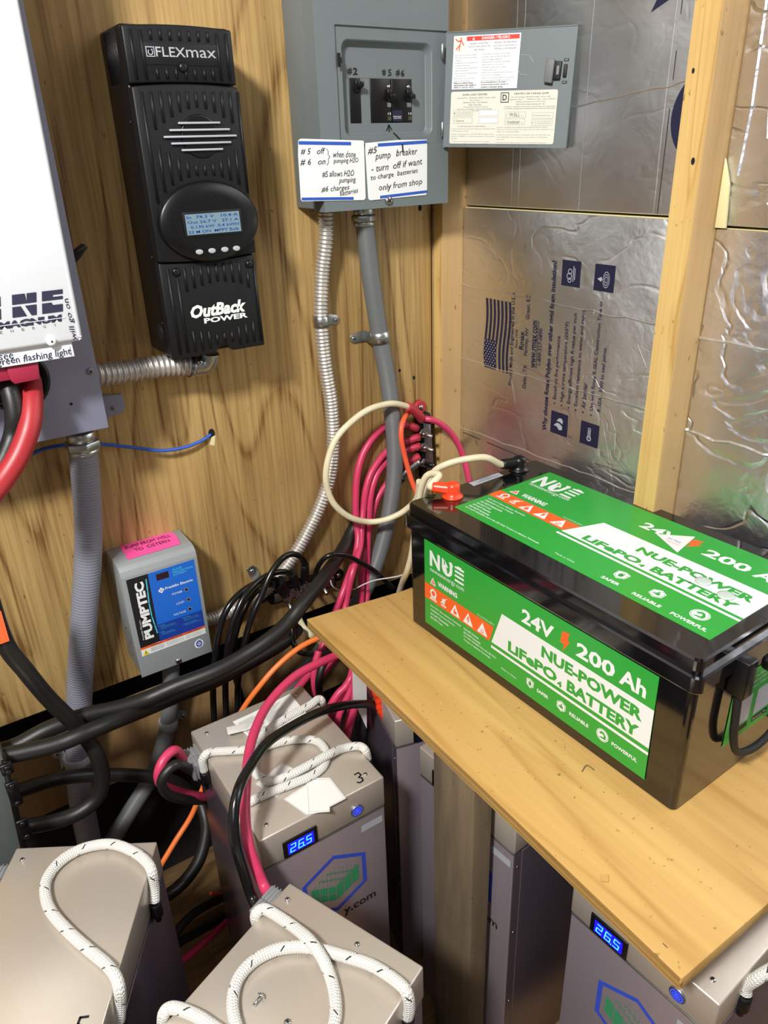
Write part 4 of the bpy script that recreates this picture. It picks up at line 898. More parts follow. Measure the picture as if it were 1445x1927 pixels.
def battery_icons(b, F, x, y, r, kind, h, k=1.0):
    W, G_ = 'label_white', 'label_green'
    if kind == 0:      # shield with a hand
        sh = [(-r, r * .8), (0, r * 1.15), (r, r * .8), (r * .95, -r * .5), (0, -r * 1.15), (-r * .95, -r * .5)]
        b.flat(F, [(x + a, y + c * k) for a, c in sh], W, h); b.flat(F, [(x + a * .86, y + c * .86 * k) for a, c in sh], G_, h + .0001); b.flat(F, [(x + a * .78, y + c * .78 * k) for a, c in sh], W, h + .0002)
        b.disc(F, x, y - r * .15 * k, r * .38, r * .38 * k, G_, h + .0003, 14)
        for i in range(4): b.rect(F, x + (-.34 + i * .19) * r, x + (-.21 + i * .19) * r, y, y + (.5 + .1 * (i % 3)) * r * k, G_, h + .0003)
    elif kind == 1:    # hexagon with a thumbs-up
        hx = [(r * math.cos(PI / 6 + i * PI / 3), r * math.sin(PI / 6 + i * PI / 3) * k) for i in range(6)]
        b.flat(F, [(x + a, y + c) for a, c in hx], W, h); b.flat(F, [(x + a * .88, y + c * .88) for a, c in hx], G_, h + .0001); b.flat(F, [(x + a * .80, y + c * .80) for a, c in hx], W, h + .0002)
        b.rect(F, x - .45 * r, x - .28 * r, y - .32 * r * k, y + .1 * r * k, G_, h + .0003); b.rect(F, x - .22 * r, x + .38 * r, y - .35 * r * k, y + .12 * r * k, G_, h + .0003); b.flat(F, [(x - .15 * r, y + .1 * r * k), (x + .12 * r, y + .1 * r * k), (x + .18 * r, y + .5 * r * k), (x + .02 * r, y + .5 * r * k)], G_, h + .0003)
    else:              # round badge with a flexed arm
        b.ring(F, x, y, r * .90, r, W, h, 30, ky=k); b.disc(F, x, y, r * .84, r * .84 * k, W, h, 30)
        b.flat(F, [(x - .6 * r, y + .15 * r * k), (x - .2 * r, y + .6 * r * k), (x + .25 * r, y + .55 * r * k), (x + .62 * r, y), (x + .55 * r, y - .5 * r * k), (x - .5 * r, y - .55 * r * k), (x - .2 * r, y - .3 * r * k), (x + .2 * r, y - .25 * r * k), (x + .25 * r, y + .1 * r * k), (x - .05 * r, y + .3 * r * k), (x - .15 * r, y + .1 * r * k)], G_, h + .0002)
def tri_icon(b, F, x, y, r, kind, h, k=1.0):
    b.flat(F, [(x - r, y - r * .8 * k), (x + r, y - r * .8 * k), (x, y + r * k)], 'label_white', h)
    O = 'label_orange'
    if kind == 'flame': b.flat(F, [(x - r * .35, y - r * .55 * k), (x + r * .35, y - r * .55 * k), (x + r * .30, y), (x + .05 * r, y - r * .15 * k), (x, y + r * .45 * k), (x - r * .3, y - .1 * r * k)], O, h + .0002)
    if kind == 'bolt': b.flat(F, [(x - r * .05, y + r * .5 * k), (x + r * .2, y + r * .45 * k), (x + .08 * r, y + .08 * r * k), (x + .3 * r, y), (x - r * .05, y - r * .65 * k), (x + .03 * r, y - .15 * r * k), (x - r * .25, y - .1 * r * k)], O, h + .0002)
    if kind == 'blast':
        for a in range(6): b.disc(F, x + r * .25 * math.cos(a), y - r * .3 * k + r * .25 * math.sin(a * 1.1) * k, r * .09, r * .09 * k, O, h + .0002, 8)
        b.rect(F, x - r * .4, x + r * .4, y - r * .62 * k, y - r * .55 * k, O, h + .0002)
    if kind == 'bang': b.flat(F, [(x - .62 * r, y - .58 * r * k), (x + .62 * r, y - .58 * r * k), (x, y + .65 * r * k)], 'label_orange', h + .0002); b.rect(F, x - r * .07, x + r * .07, y - .2 * r * k, y + .25 * r * k, 'label_white', h + .0003); b.disc(F, x, y - .38 * r * k, r * .08, r * .08 * k, 'label_white', h + .0003, 8)
def nue_logo(b, F, x0, x1, y0, y1, h):
    W = 'label_white'; w = (x1 - x0); H = y1 - y0
    f = lambda a, c: (x0 + a * w, y0 + c * H)
    b.flat(F, [f(0, 0), f(.075, 0), f(.075, .62), f(.25, 0), f(.31, 0), f(.31, 1), f(.235, 1), f(.235, .40), f(.06, 1), f(0, 1)], W, h)
    b.flat(F, [f(.37, 1), f(.37, .35), f(.40, .14), f(.46, .02), f(.53, -.03), f(.60, .04), f(.66, .2), f(.675, .4), f(.675, .78), f(.70, .78), f(.655, 1.0), f(.57, .95), f(.60, .8), f(.60, .42), f(.57, .22), f(.53, .15), f(.50, .52), f(.56, .55), f(.44, .95), f(.47, .64), f(.43, .62), f(.43, .9)], W, h)
    b.rect(F, x0 + .745 * w, x1, y0, y0 + .13 * H, W, h); b.rect(F, x0 + .745 * w, x1, y0 + .30 * H, y0 + .43 * H, W, h); b.rect(F, x0 + .745 * w, x1, y0 + .57 * H, y0 + .70 * H, W, h)
    b.flat(F, [f(.745, .82), f(1, .82), f(1, .95), f(.93, .95), f(.93, 1.02), f(.81, 1.02), f(.81, .95), f(.745, .95)], W, h)
DONT = ['DO NOT Short Battery Terminals', 'OBSERVE Correct Polarity', 'DO NOT Disassemble', 'DO NOT Crush', 'DO NOT Overheat', 'DO NOT Incinerate', 'DO NOT EXCEED 212 in-lbs (22 Nm)', 'Torque on Battery Terminals']
# --- front label (u to the right along the long side, v up)
u_ = Vector((0, -1, 0)); v_ = Vector((0, 0, 1))
F = Frame((-.0010, 0, 0), u_, v_)
b = LB(); h = .0002; W = 'label_white'
b.prism([F.p(a, c, -.0006) for a, c in ((.0415, .0205), (.4705, .0205), (.4690, .1735), (.0405, .1735))], F.n * .0007, 'label_green')
L1_ = h + .0001
nue_logo(b, F, .0545, .1350, .1330, .1600, L1_); b.text(F, 'newuseenergy.com', .0555, .1355, .1212, .1285, W, L1_)
tri_icon(b, F, .0622, .1065, .0075, 'bang', L1_); b.text(F, 'WARNING', .0745, .1205, .1042, .1130, W, L1_, .04)
b.flat(F, [(.0412, .0975), (.2015, .0962), (.1935, .0682), (.0413, .0692)], 'label_orange', L1_)
L2_ = h + .0003
for x, kd in ((.1163, 'flame'), (.1463, 'bolt'), (.1781, 'blast')): tri_icon(b, F, x, .0805, .0112, kd, L2_)
def loop_icon(b, F, x, y, r, h, k=1.0):
    b.ring(F, x, y + r * .2 * k, r * .45, r * .75, W, h, 8, ky=k); b.rect(F, x - r * .8, x + r * .8, y - r * .95 * k, y - r * .7 * k, W, h); b.rect(F, x - r * .55, x + r * .55, y - r * .6 * k, y - r * .4 * k, W, h)
def bin_icon(b, F, x, y, r, h, k=1.0):
    b.flat(F, [(x - .45 * r, y + .5 * r * k), (x + .45 * r, y + .5 * r * k), (x + .3 * r, y - .45 * r * k), (x - .3 * r, y - .45 * r * k)], W, h); b.rect(F, x - .6 * r, x + .6 * r, y - .95 * r * k, y - .65 * r * k, W, h)
    b.stroke(F, [(x - .7 * r, y + .8 * r * k), (x + .7 * r, y - .5 * r * k)], r * .16, 'label_orange', h + .0001); b.stroke(F, [(x + .7 * r, y + .8 * r * k), (x - .7 * r, y - .5 * r * k)], r * .16, W, h + .0002)
loop_icon(b, F, .0633, .0830, .0110, L2_); bin_icon(b, F, .0888, .0830, .0100, L2_)
for i, s in enumerate(DONT[:4]): z = .0575 - i * .0072; b.text(F, s, .0560, .0560 + len(s) * .00248, z, z + .0038, W, L1_, .02)
for i, s in enumerate(DONT[4:]): z = .0575 - i * .0067; b.text(F, s, .1370, .1370 + len(s) * .00222, z, z + .0037, W, L1_, .02)
b.text(F, 'Part # 24-200-GRP31', .1660, .2020, .0988, .1015, W, L1_)
b.text(F, '24V', .2545, .3125, .1345, .1565, W, L1_, .03)
b.flat(F, [(.3262, .1580), (.3385, .1605), (.3358, .1490), (.3400, .1480), (.3300, .1295), (.3305, .1405), (.3245, .1400)], 'label_orange', L1_)
b.text(F, '200', .3510, .4110, .1345, .1565, W, L1_, .03); b.text(F, 'Ah', .4180, .4560, .1345, .1570, W, L1_, .03)
b.flat(F, [(.2168, .1270), (.4695, .1260), (.4700, .0695), (.1980, .0690)], W, L1_); b.rect(F, .1975, .4703, .0590, .0633, W, L1_)
GR = 'label_green'
b.text(F, 'NUE-POWER', .2942, .4560, .0995, .1180, GR, L2_, .045)
b.text(F, 'LiFePO', .2319, .3240, .0730, .0912, GR, L2_, .045); b.text(F, '4', .3250, .3330, .0712, .0805, GR, L2_, .04); b.text(F, 'BATTERY', .3414, .4540, .0730, .0912, GR, L2_, .045)
battery_icons(b, F, .2775, .0440, .0070, 0, L1_); b.text(F, 'SAFER', .2905, .3120, .0385, .0440, W, L1_, .03)
battery_icons(b, F, .3350, .0425, .0088, 1, L1_); b.text(F, 'RELIABLE', .3495, .3818, .0380, .0436, W, L1_, .03)
battery_icons(b, F, .4042, .0425, .0095, 2, L1_); b.text(F, 'POWERFUL', .4190, .4576, .0375, .0432, W, L1_, .03)
b.text(F, 'Made in China', .2200, .2510, .0345, .0375, W, L1_)
b.build('front_label', t)
# --- top label
F = Frame((0, 0, HT + .0003), u_, Vector((1, 0, 0)))
b = LB(); h = .0002
b.prism([F.p(a, c, -.0004) for a, c in ((.0600, .0430), (.4965, .0400), (.4950, .2545), (.0560, .2545))], F.n * .0006, 'label_green')
nue_logo(b, F, .0650, .1490, .2000, .2360, L1_); b.text(F, 'newuseenergy.com', .0690, .1520, .1885, .1980, W, L1_)
tri_icon(b, F, .0790, .1540, .0085, 'bang', L1_); b.text(F, 'WARNING', .0930, .1425, .1490, .1610, W, L1_, .04)
b.flat(F, [(.0575, .1405), (.2250, .1405), (.2150, .1125), (.0585, .1145)], 'label_orange', L1_)
for x, kd in ((.1330, 'flame'), (.1640, 'bolt'), (.1980, 'blast')): tri_icon(b, F, x, .1265, .0120, kd, L2_)
loop_icon(b, F, .0790, .1290, .0105, L2_); bin_icon(b, F, .1050, .1290, .0100, L2_)
for i, s in enumerate(DONT[:6] + ['DO NOT EXCEED 212 in-lbs (22 Nm) Torque on Battery Terminals']): z = .1015 - i * .0078; b.text(F, s, .0700, .0700 + len(s) * (.00265 if i < 6 else .00255), z, z + .0044, W, L1_, .02)
b.text(F, 'Part # 24-200-GRP31', .1880, .2230, .1435, .1465, W, L1_)
b.text(F, '24V', .2740, .3330, .2045, .2245, W, L1_, .03)
b.flat(F, [(.3480, .2310), (.3600, .2330), (.3580, .2230), (.3640, .2220), (.3520, .2020), (.3530, .2140), (.3460, .2130)], 'label_orange', L1_)
b.text(F, '200', .3760, .4400, .2010, .2225, W, L1_, .03); b.text(F, 'Ah', .4480, .4860, .2010, .2225, W, L1_, .03)
b.flat(F, [(.2370, .1755), (.4955, .1745), (.4960, .1060), (.2155, .1095)], W, L1_); b.flat(F, [(.2140, .1045), (.4961, .1010), (.4961, .0965), (.2140, .1000)], W, L1_)
b.text(F, 'NUE-POWER', .3170, .4830, .1415, .1580, GR, L2_, .045)
b.text(F, 'LiFePO', .2490, .3430, .1130, .1290, GR, L2_, .045); b.text(F, '4', .3440, .3520, .1120, .1200, GR, L2_, .04); b.text(F, 'BATTERY', .3610, .4780, .1130, .1290, GR, L2_, .045)
battery_icons(b, F, .3480, .0760, .0092, 0, L1_); b.text(F, 'SAFER', .3345, .3620, .0520, .0580, W, L1_, .03)
battery_icons(b, F, .4030, .0750, .0105, 1, L1_); b.text(F, 'RELIABLE', .3835, .4235, .0505, .0565, W, L1_, .03)
battery_icons(b, F, .4612, .0745, .0115, 2, L1_); b.text(F, 'POWERFUL', .4380, .4850, .0495, .0560, W, L1_, .03)
b.text(F, 'Made in China', .2560, .2895, .0535, .0570, W, L1_)
b.build('top_label', t)
b = LB(); b.prism([F.p(a, c, .0006) for a, c in ((.3060, .2030), (.3440, .2370), (.3560, .1800))], F.n * .0004, 'paper_white')
b.text(F, 'QC PASS', .3230, .3430, .2030, .2080, 'paper_blue', .0012); b.text(F, 'inspected', .3250, .3450, .1965, .1995, 'label_red', .0012)
b.build('inspection_sticker', t)
for x, y, r in ((.4200, .1420, .0100), (.4560, .1340, .0105)): b = LB(); b.lathe(F.p(x, y, .0006), F.n, [(0, r), (.001, r * .98), (.0016, r * .7), (.0018, .0001)], 'soft_rubber', 24); b.build('clear_pad', t)
b = LB(); b.prism([F.p(a, c, .0002) for a, c in ((.0045, .1200), (.0195, .1180), (.0175, .1850), (.0035, .1870))], F.n * .0003, 'sticker_silver')
V = Frame(F.p(0, 0, .0006), F.v, -F.u)
b.text(V, '24V200AH', .1420, .1660, -.0090, -.0060, 'text_dark', .0002); b.text(V, 'NE202206240013', .1330, .1760, -.0140, -.0110, 'text_dark', .0002); b.build('serial_sticker', t)
b = LB(); b.text(Frame((0, 0, HT), Vector((1, 0, 0)), Vector((0, 1, 0))), '+', .030, .050, -.012, .002, 'satin_black', .0006, .05); b.build('polarity_mark', t)
# end label, rope handle
F = Frame((0, -LEN - .0006, 0), Vector((1, 0, 0)), v_)
b = LB(); b.prism([F.p(a, c, -.0002) for a, c in ((.0830, .0560), (.2150, .0560), (.2150, .1545), (.0830, .1545))], F.n * .0004, 'label_green')
for a in (.0960, .1400): b.rect(F, a, a + .034, .0760, .1160, 'sticker_silver', .0004); b.rect(F, a, a + .034, .0650, .0725, 'satin_black', .0004)
b.rect(F, .184, .208, .0760, .1160, 'sticker_silver', .0004); b.text(F, 'Recycle Me', .142, .172, .0665, .0705, 'label_white', .0006)
for i, s in enumerate(('Contact New Use Energy for your', 'NUE-Power battery warranty and', 'use and storage instructions')): b.text(F, s, .092, .175, .1390 - i * .0075, .1430 - i * .0075, 'label_white', .0004)
b.build('end_label', t)
hd = LB(); yE = -LEN - .006
for x in (.070, .206): hd.box((x - .008, yE - .016, .150), (x + .010, yE + .006, .200), 'satin_black', .002)
hd.box((.088, yE - .030, .182), (.190, yE - .012, .200), 'satin_black', .006)
for i in range(3): hd.box((.094 + i * .033, yE - .031, .186), (.118 + i * .033, yE - .028, .197), 'cast_black', .003)
handle = hd.build('carry_handle', t)
b = LB(); b.tube([(.072, yE - .004, .165), (.074, yE - .006, .12), (.078, yE - .007, .085), (.092, yE - .008, .055), (.120, yE - .010, .043), (.155, yE - .010, .043), (.190, yE - .008, .058), (.200, yE - .006, .10), (.204, yE - .004, .165)], .0048, 'braided_black', 10, 8); b.build('handle_cord', handle)

# ================================================================ floor-standing beige batteries
BW, BD, BH = .188, .250, BOX_TOP
SEG = {'a': (0, 1, 1, 2), 'b': 0}
def seven(b, F, x, y, w, h, ch, m, hh):
    segs = {'2': 'abged', '6': 'afgedc', '5': 'afgcd'}[ch]; tk = w * .17; sk = .12
    c = {'a': ((0, 1), (1, 1)), 'g': ((0, .5), (1, .5)), 'd': ((0, 0), (1, 0)), 'f': ((0, .5), (0, 1)), 'e': ((0, 0), (0, .5)), 'b': ((1, .5), (1, 1)), 'c': ((1, 0), (1, .5))}
    for s in segs:
        (a0, b0), (a1, b1) = c[s]
        p = [(x + (a0 * w) + b0 * h * sk, y + b0 * h), (x + (a1 * w) + b1 * h * sk, y + b1 * h)]
        b.stroke(F, p, tk, m, hh)
def floor_battery(label, loc, rotz, W=BW, D=BD, display=True, logo=True, lit=True, screws=((.018, .018), (.018, -1), (-1, .018), (-1, -1))):
    t = thing('floor_battery', label, 'battery', loc, rotz, 'beige metal batteries on the floor')
    sz = BH - .0545
    b = LB(); b.box((0, 0, .0005), (W, D, sz), 'beige_side', .0015)
    b.build('case', t)
    b = LB(); b.box((.0004, -.0012, .001), (W - .0004, .0015, sz), 'front_metal', .0008); b.box((.0004, -.0019, sz - .0010), (W - .0004, .001, sz + .0002), 'label_cream' if False else 'zinc'); b.build('front_panel', t)  # zinc strip added as a bright edge highlight along the lid seam
    for sx, x in ((-1, -.0012), (1, W + .0012)):
        b = LB(); b.box((min(x, x - sx * .0016), .016, .002), (max(x, x - sx * .0016), D - .016, sz - .004), 'beige_side', .0006)
        for z in (.06, .2, .36, sz - .03): screw(b, (x - sx * .0012, .008, z), (sx, 0, 0), .002, 'bright_steel', False)
        b.build('side_panel', t)
    b = LB(); b.box((-.0014, -.0014, sz + .0012), (W + .0014, D + .0014, BH), 'beige_metal', .0022)
    for u, v in screws: screw(b, (u if u > 0 else W - .018, v if v > 0 else D - .018, BH), (0, 0, 1), .0032, 'bright_steel')
    b.build('lid', t)
    F = Frame((0, -.0014, BH), (1, 0, 0), (0, 0, 1))
    if display:
        b = LB(); b.box((.0290, -.0035, BH - .0515), (.0805, 0, BH - .0225), 'satin_black', .0006); b.rect(Frame((0, -.0036, BH), (1, 0, 0), (0, 0, 1)), .0345, .0755, -.0485, -.0265, 'display_glass', .0002); (b.rect(Frame((0, -.0036, BH), (1, 0, 0), (0, 0, 1)), .0355, .0745, -.0475, -.0275, 'display_halo', .0003) if lit else None)
        d = b.build('display', t)
    if display and lit:
        b = LB(); FD = Frame((0, -.0042, BH), (1, 0, 0), (0, 0, 1))
        for x, c in ((.0385, '2'), (.0505, '6'), (.0625, '5')): seven(b, FD, x, -.0440, .0070, .0130, c, 'digit_glow', .0002)
        b.disc(FD, .0598, -.0445, .0009, .0009, 'digit_glow', .0002, 10); b.build('digits', d)
        b = LB(); b.lathe((.1445, -.0012, BH - .0345), (0, -1, 0), [(0, .0098), (.0022, .0098), (.0028, .0088)], 'zinc', 28); FBq = Frame((0, -.0041, BH), (1, 0, 0), (0, 0, 1)); b.disc(FBq, .1445, -.0345, .0078, .0078, 'button_glow', .0001)
        FB_ = Frame((0, -.0042, BH), (1, 0, 0), (0, 0, 1)); b.ring(FB_, .1445, -.0345, .0050, .0064, 'zinc', .0002); b.ring(FB_, .1445, -.0345, .0028, .0038, 'zinc', .0002, 20, PI * .7, PI * 2.3)
        b.build('power_button', t)
    if logo:
        b = LB(); F0 = Frame((0, -.0014, BH), (1, 0, 0), (0, 0, 1)); zc = -.155; xc = .102
        hexo = [(-.048, -.032), (-.004, -.056), (.044, -.034), (.050, .028), (.006, .056), (-.044, .032)]
        hexo = [(.000, .058), (.052, .030), (.052, -.030), (.000, -.058), (-.052, -.030), (-.052, .030)]
        out = [(xc + a, zc + c) for a, c in hexo]; inn = [(xc + a * .88, zc + c * .88) for a, c in hexo]
        for i in range(6): j = (i + 1) % 6; b.flat(F0, [out[i], out[j], inn[j], inn[i]], 'logo_blue', .0004)
        G_ = 'logo_green'
        # a block of cells: dotted top and green sides
        def iso(a, c, e): return (xc + (a - c) * .0132, zc + .036 - (a + c) * .0068 - e * .0150)
        for i in range(3):
            for e in range(2):
                q = .06
                b.flat(F0, [iso(3, i + q, e + q), iso(3, i + 1 - q, e + q), iso(3, i + 1 - q, e + 1 - q), iso(3, i + q, e + 1 - q)], G_, .0004)
                b.flat(F0, [iso(i + q, 3, e + q), iso(i + 1 - q, 3, e + q), iso(i + 1 - q, 3, e + 1 - q), iso(i + q, 3, e + 1 - q)], G_, .0004)
        for i in range(6):
            for j in range(6): p = iso(.25 + i * .5, .25 + j * .5, 0); b.rect(F0, p[0] - .0006, p[0] + .0006, p[1] - .0010, p[1] + .0010, G_, .0004)
        for i in (1, 2): b.stroke(F0, [iso(0, i, 0), iso(3, i, 0)], .0012, G_, .0005)
        b.text(F0, 'y.com', .112, .168, -.2350, -.2190, 'ink_black', .0004, .015)
        b.rect(F0, .150, .186, -.0830, -.0700, 'sticker_silver', .0004)
        b.build('printed_logo', t)
    return t
# the numbered one in front of the plywood
B3 = hitZ(489, 1582, BOX_TOP); B3R = hitZ(721, 1461, BOX_TOP)
t3 = floor_battery('beige metal battery marked 3 with blue lit 26.5 display, cables lying across its lid', (B3.x, B3.y, 0), math.atan2(B3R.y - B3.y, B3R.x - B3.x), W=.191, D=.2495, screws=((.018, .018), (.018, -1), (-1, .018), (-1, -1)))
b = MB()
p = [hitZ(x, y, BOX_TOP + .0005) for x, y in ((667, 1458), (674, 1454), (679, 1458), (675, 1463), (681, 1464), (683, 1469), (677, 1473), (672, 1472))]
FTp = Frame((0, 0, BOX_TOP + .0004), (1, 0, 0), (0, 1, 0))
b.stroke(FTp, [(q.x, q.y) for q in p], .0022, 'ink_black', .0003); b.build('handwritten_number', t3)
# left one
A0 = hitZ(32, 1597, BOX_TOP); A1 = hitZ(293, 1585, BOX_TOP); ax = (A1 - A0).normalized(); ay = Vector((-ax.y, ax.x, 0))
AW = (A1 - A0).length; A_o = A0 - ay * BD
tA = floor_battery('beige metal battery at the lower left, one white rope looped across its lid', (A_o.x, A_o.y, 0), math.atan2(ax.y, ax.x), W=AW, screws=((.014, -1),))
b = MB(); p = [hitZ(x, y, BOX_TOP + .0005) for x, y in ((166, 1913), (151, 1915), (146, 1928), (158, 1932))]; b.stroke(FTp, [(q.x, q.y) for q in p], .0026, 'ink_black', .0003); b.build('handwritten_number', tA)
# nearest one
C0 = hitZ(545, 1663, BOX_TOP); C1 = hitZ(794, 1819, BOX_TOP); bx = (C1 - C0).normalized(); by = Vector((-bx.y, bx.x, 0)); CW = (C1 - C0).length; C_o = C0 - by * BD
tB = floor_battery('nearest beige metal battery, two crossed white ropes on its lid', (C_o.x, C_o.y, 0), math.atan2(bx.y, bx.x), W=CW, screws=((.012, -1), (.115, -1)))
# three below the shelf
tC = floor_battery('beige metal battery under the shelf, behind the one marked 3', (.4975, .764, 0), math.radians(-14.5), W=.182, lit=False)
tE = floor_battery('beige metal battery under the shelf, right behind the grey wooden post', (.4965, .6960, 0), math.radians(-85), W=.190, lit=False)
D0 = hitZ(1077, 1715, BOX_TOP - .055); D1 = hitZ(1314, 1927, BOX_TOP - .055); dd = (D1 - D0).normalized()
tD = floor_battery('beige metal battery under the front corner of the shelf with blue lit 26.5 display', (D0.x - .001, D0.y, 0), math.atan2(dd.y, dd.x), W=.186)

# ================================================================ rope handles
def on(pts, z): return [hitZ(x, y, z) for x, y in pts]
def add_rope(parent, spec, anchors, name='rope_handle', r=.0066):
    """spec: (x, y, z) pixel and height above the floor"""
    b = MB(); b.tube([hitZ(x, y, z) for x, y, z in spec], r, 'braided_rope', 18, 10)
    o = b.build(name, parent)
    for (x, y, z), d in anchors:
        p = hitZ(x, y, z); b = MB(); b.tube([p, p + Vector(d)], r * 1.15, 'satin_black', 12, 3); b.tube([p + Vector(d), p + Vector(d) * 1.5], r * .6, 'satin_black', 8, 2); b.build('rope_anchor', o)
T0 = BOX_TOP + .0070
down = (0, 0, -.022)
add_rope(tA, [(291, 1697, T0 - .045), (290, 1668, T0 - .028), (286, 1640, T0 - .006), (276, 1622, T0), (255, 1605, T0), (223, 1591, T0), (191, 1589, T0), (150, 1599, T0), (115, 1620, T0), (91, 1649, T0), (85, 1678, T0), (95, 1713, T0), (127, 1751, T0), (166, 1786, T0), (201, 1815, T0), (218, 1838, T0), (225, 1862, T0 - .008), (226, 1890, T0 - .030), (224, 1922, T0 - .052)], [((291, 1698, T0 - .045), down), ((224, 1922, T0 - .052), down)])
add_rope(tB, [(486, 1745, T0 - .030), (481, 1722, T0 - .006), (497, 1711, T0), (521, 1723, T0), (556, 1747, T0 + .004), (584, 1771, T0 + .011), (608, 1806, T0 + .008), (625, 1848, T0), (632, 1889, T0), (629, 1927, T0), (612, 1972, T0), (560, 2000, T0), (470, 1978, T0), (410, 1938, T0), (376, 1915, T0), (345, 1901, T0), (321, 1897, T0), (308, 1910, T0 - .006), (308, 1945, T0 - .035)], [((486, 1747, T0 - .030), down)])
add_rope(tB, [(767, 1913, T0 - .042), (770, 1893, T0 - .022), (764, 1865, T0 - .002), (739, 1841, T0), (698, 1816, T0), (646, 1799, T0), (594, 1785, T0), (556, 1782, T0), (515, 1789, T0), (476, 1810, T0), (449, 1841, T0), (438, 1882, T0), (444, 1927, T0), (470, 1985, T0), (540, 2050, T0), (640, 2065, T0), (700, 2040, T0 - .03)], [((767, 1913, T0 - .042), down)])
add_rope(t3, [(384, 1450, T0 - .030), (381, 1432, T0 - .010), (387, 1420, T0), (400, 1415, T0), (429, 1413, T0), (460, 1411, T0), (497, 1405, T0), (534, 1395, T0), (574, 1391, T0), (600, 1397, T0), (614, 1417, T0), (609, 1441, T0), (587, 1459, T0), (550, 1475, T0), (508, 1491, T0), (474, 1507, T0), (460, 1520, T0 - .010), (456, 1545, T0 - .035)], [((384, 1452, T0 - .030), down)], r=.0062)
add_rope(t3, [(607, 1330, T0 - .030), (606, 1319, T0 - .006), (598, 1316, T0), (581, 1328, T0), (539, 1351, T0), (508, 1371, T0), (486, 1392, T0), (475, 1418, T0 + .012), (476, 1446, T0 + .006), (489, 1462, T0), (513, 1470, T0 + .002), (550, 1456, T0 + .008), (587, 1437, T0 + .010), (618, 1420, T0 + .010), (644, 1409, T0), (673, 1404, T0), (687, 1411, T0 - .003), (692, 1428, T0 - .022)], [((692, 1430, T0 - .022), down)], r=.0062)
add_rope(tD, [(1403, 1869, T0 - .040), (1405, 1855, T0 - .03), (1423, 1842, T0 - .012), (1445, 1828, T0 - .002), (1475, 1815, T0 + .003), (1500, 1835, T0)], [((1402, 1872, T0 - .040), down)])

# ================================================================ connectors on the battery flanks
def connector(parent, p, ux, m='connector_grey'):
    """two-pole plug: block with ribs, sticking out along ux"""
    ux = Vector(ux).normalized(); uy = Vector((-ux.y, ux.x, 0)); b = MB()
    for s in (-1, 1):
        q = Vector(p) + uy * s * .0105
        c = [q - uy * .010 - Vector((0, 0, .014)), q + uy * .010 - Vector((0, 0, .014)), q + uy * .010 + Vector((0, 0, .014)), q - uy * .010 + Vector((0, 0, .014))]
        b.prism(c, ux * .022, m, .0012)
    b.prism([Vector(p) - uy * .023 + Vector((0, 0, -.017)), Vector(p) + uy * .023 + Vector((0, 0, -.017)), Vector(p) + uy * .023 + Vector((0, 0, .017)), Vector(p) - uy * .023 + Vector((0, 0, .017))], ux * .004, m, .001)
    for k in (.007, .012, .017): b.prism([Vector(p) + ux * k + uy * a * .0218 + Vector((0, 0, c_ * .0152)) for a, c_ in ((-1, -1), (1, -1), (1, 1), (-1, 1))], ux * .0016, m, .0004)
    return b.build('plug', parent)
m3 = root_matrix(t3); c3 = m3 @ Vector((-.0015, .212, BH - .028)); connector(t3, c3, (-1, 0, 0))
mA = root_matrix(tA); cA = mA @ Vector((-.0015, .215, BH - .026)); connector(tA, cA, mA.to_3x3() @ Vector((-1, 0, 0)))
mB = root_matrix(tB); cB = mB @ Vector((-.0015, .222, BH - .024)); connector(tB, cB, mB.to_3x3() @ Vector((-1, 0, 0)))

# stickers and leaflet on the lid marked 3
def sheet(name, label, pts, m, z, cat, th=.0004, extra=None, group=None):
    P = [hitZ(x, y, z) for x, y in pts]; b = MB(); b.prism([(p.x, p.y, z) for p in P], (0, 0, th), m)
    if extra: extra(b)
    if name == 'sticker':
        c = sum(P, Vector()) / len(P); q = [(c + (p - c) * .93) for p in P]; b.stroke(Frame((0, 0, z + th), (1, 0, 0), (0, 1, 0)), [(p.x, p.y) for p in q + q[:1]], .0006, 'sticker_silver', .0001)
    return b.build(name, label=label, cat=cat, group=group)
cr = lambda x, y: (350 + x / 3.8026, 1270 + y / 3.8026)
g = 'loose stickers on the lid marked 3'
sheet('sticker', 'white square sticker under the rope on the lid marked 3, rearmost of three', [cr(*q) for q in ((500, 780), (690, 628), (800, 690), (650, 880))], 'paper_white', BOX_TOP + .0003, 'sticker', group=g)
sheet('sticker', 'middle white sticker on the lid marked 3, partly under the front one', [cr(*q) for q in ((700, 890), (870, 780), (960, 985), (860, 1003), (800, 960))], 'paper_white', BOX_TOP + .0008, 'sticker', group=g)
sheet('sticker', 'front white sticker reaching the front edge of the lid marked 3', [cr(*q) for q in ((858, 740), (1030, 738), (1145, 885), (1030, 945), (1028, 980), (872, 992))], 'paper_white', BOX_TOP + .0013, 'sticker', group=g)
def leaflet(b):
    P = [hitZ(*cr(*q), BOX_TOP + .004) for q in ((350, 350), (740, 150), (870, 290), (480, 480))]
    for i in range(16):
        t_ = (i + 1) / 18; a = P[0].lerp(P[3], t_); c = P[1].lerp(P[2], t_); d = (c - a)
        for s0, s1 in ((.04, .30 + .04 * (i % 3)), (.42, .80 - .05 * (i % 4))):
            n = (P[3] - P[0]).normalized() * .0004
            u0 = a + d * s0; u1 = a + d * s1
            b.poly([Vector((q.x, q.y, BOX_TOP + .0040)) for q in (u0 - n, u1 - n, u1 + n, u0 + n)], 'twist_grey')
sheet('leaflet', 'folded printed leaflet in clear film on the lid marked 3, under the red cable', [cr(*q) for q in ((335, 340), (460, 285), (745, 140), (870, 290), (660, 400), (480, 480), (420, 420))], 'paper_white', BOX_TOP + .0015, 'leaflet', .0018, leaflet)
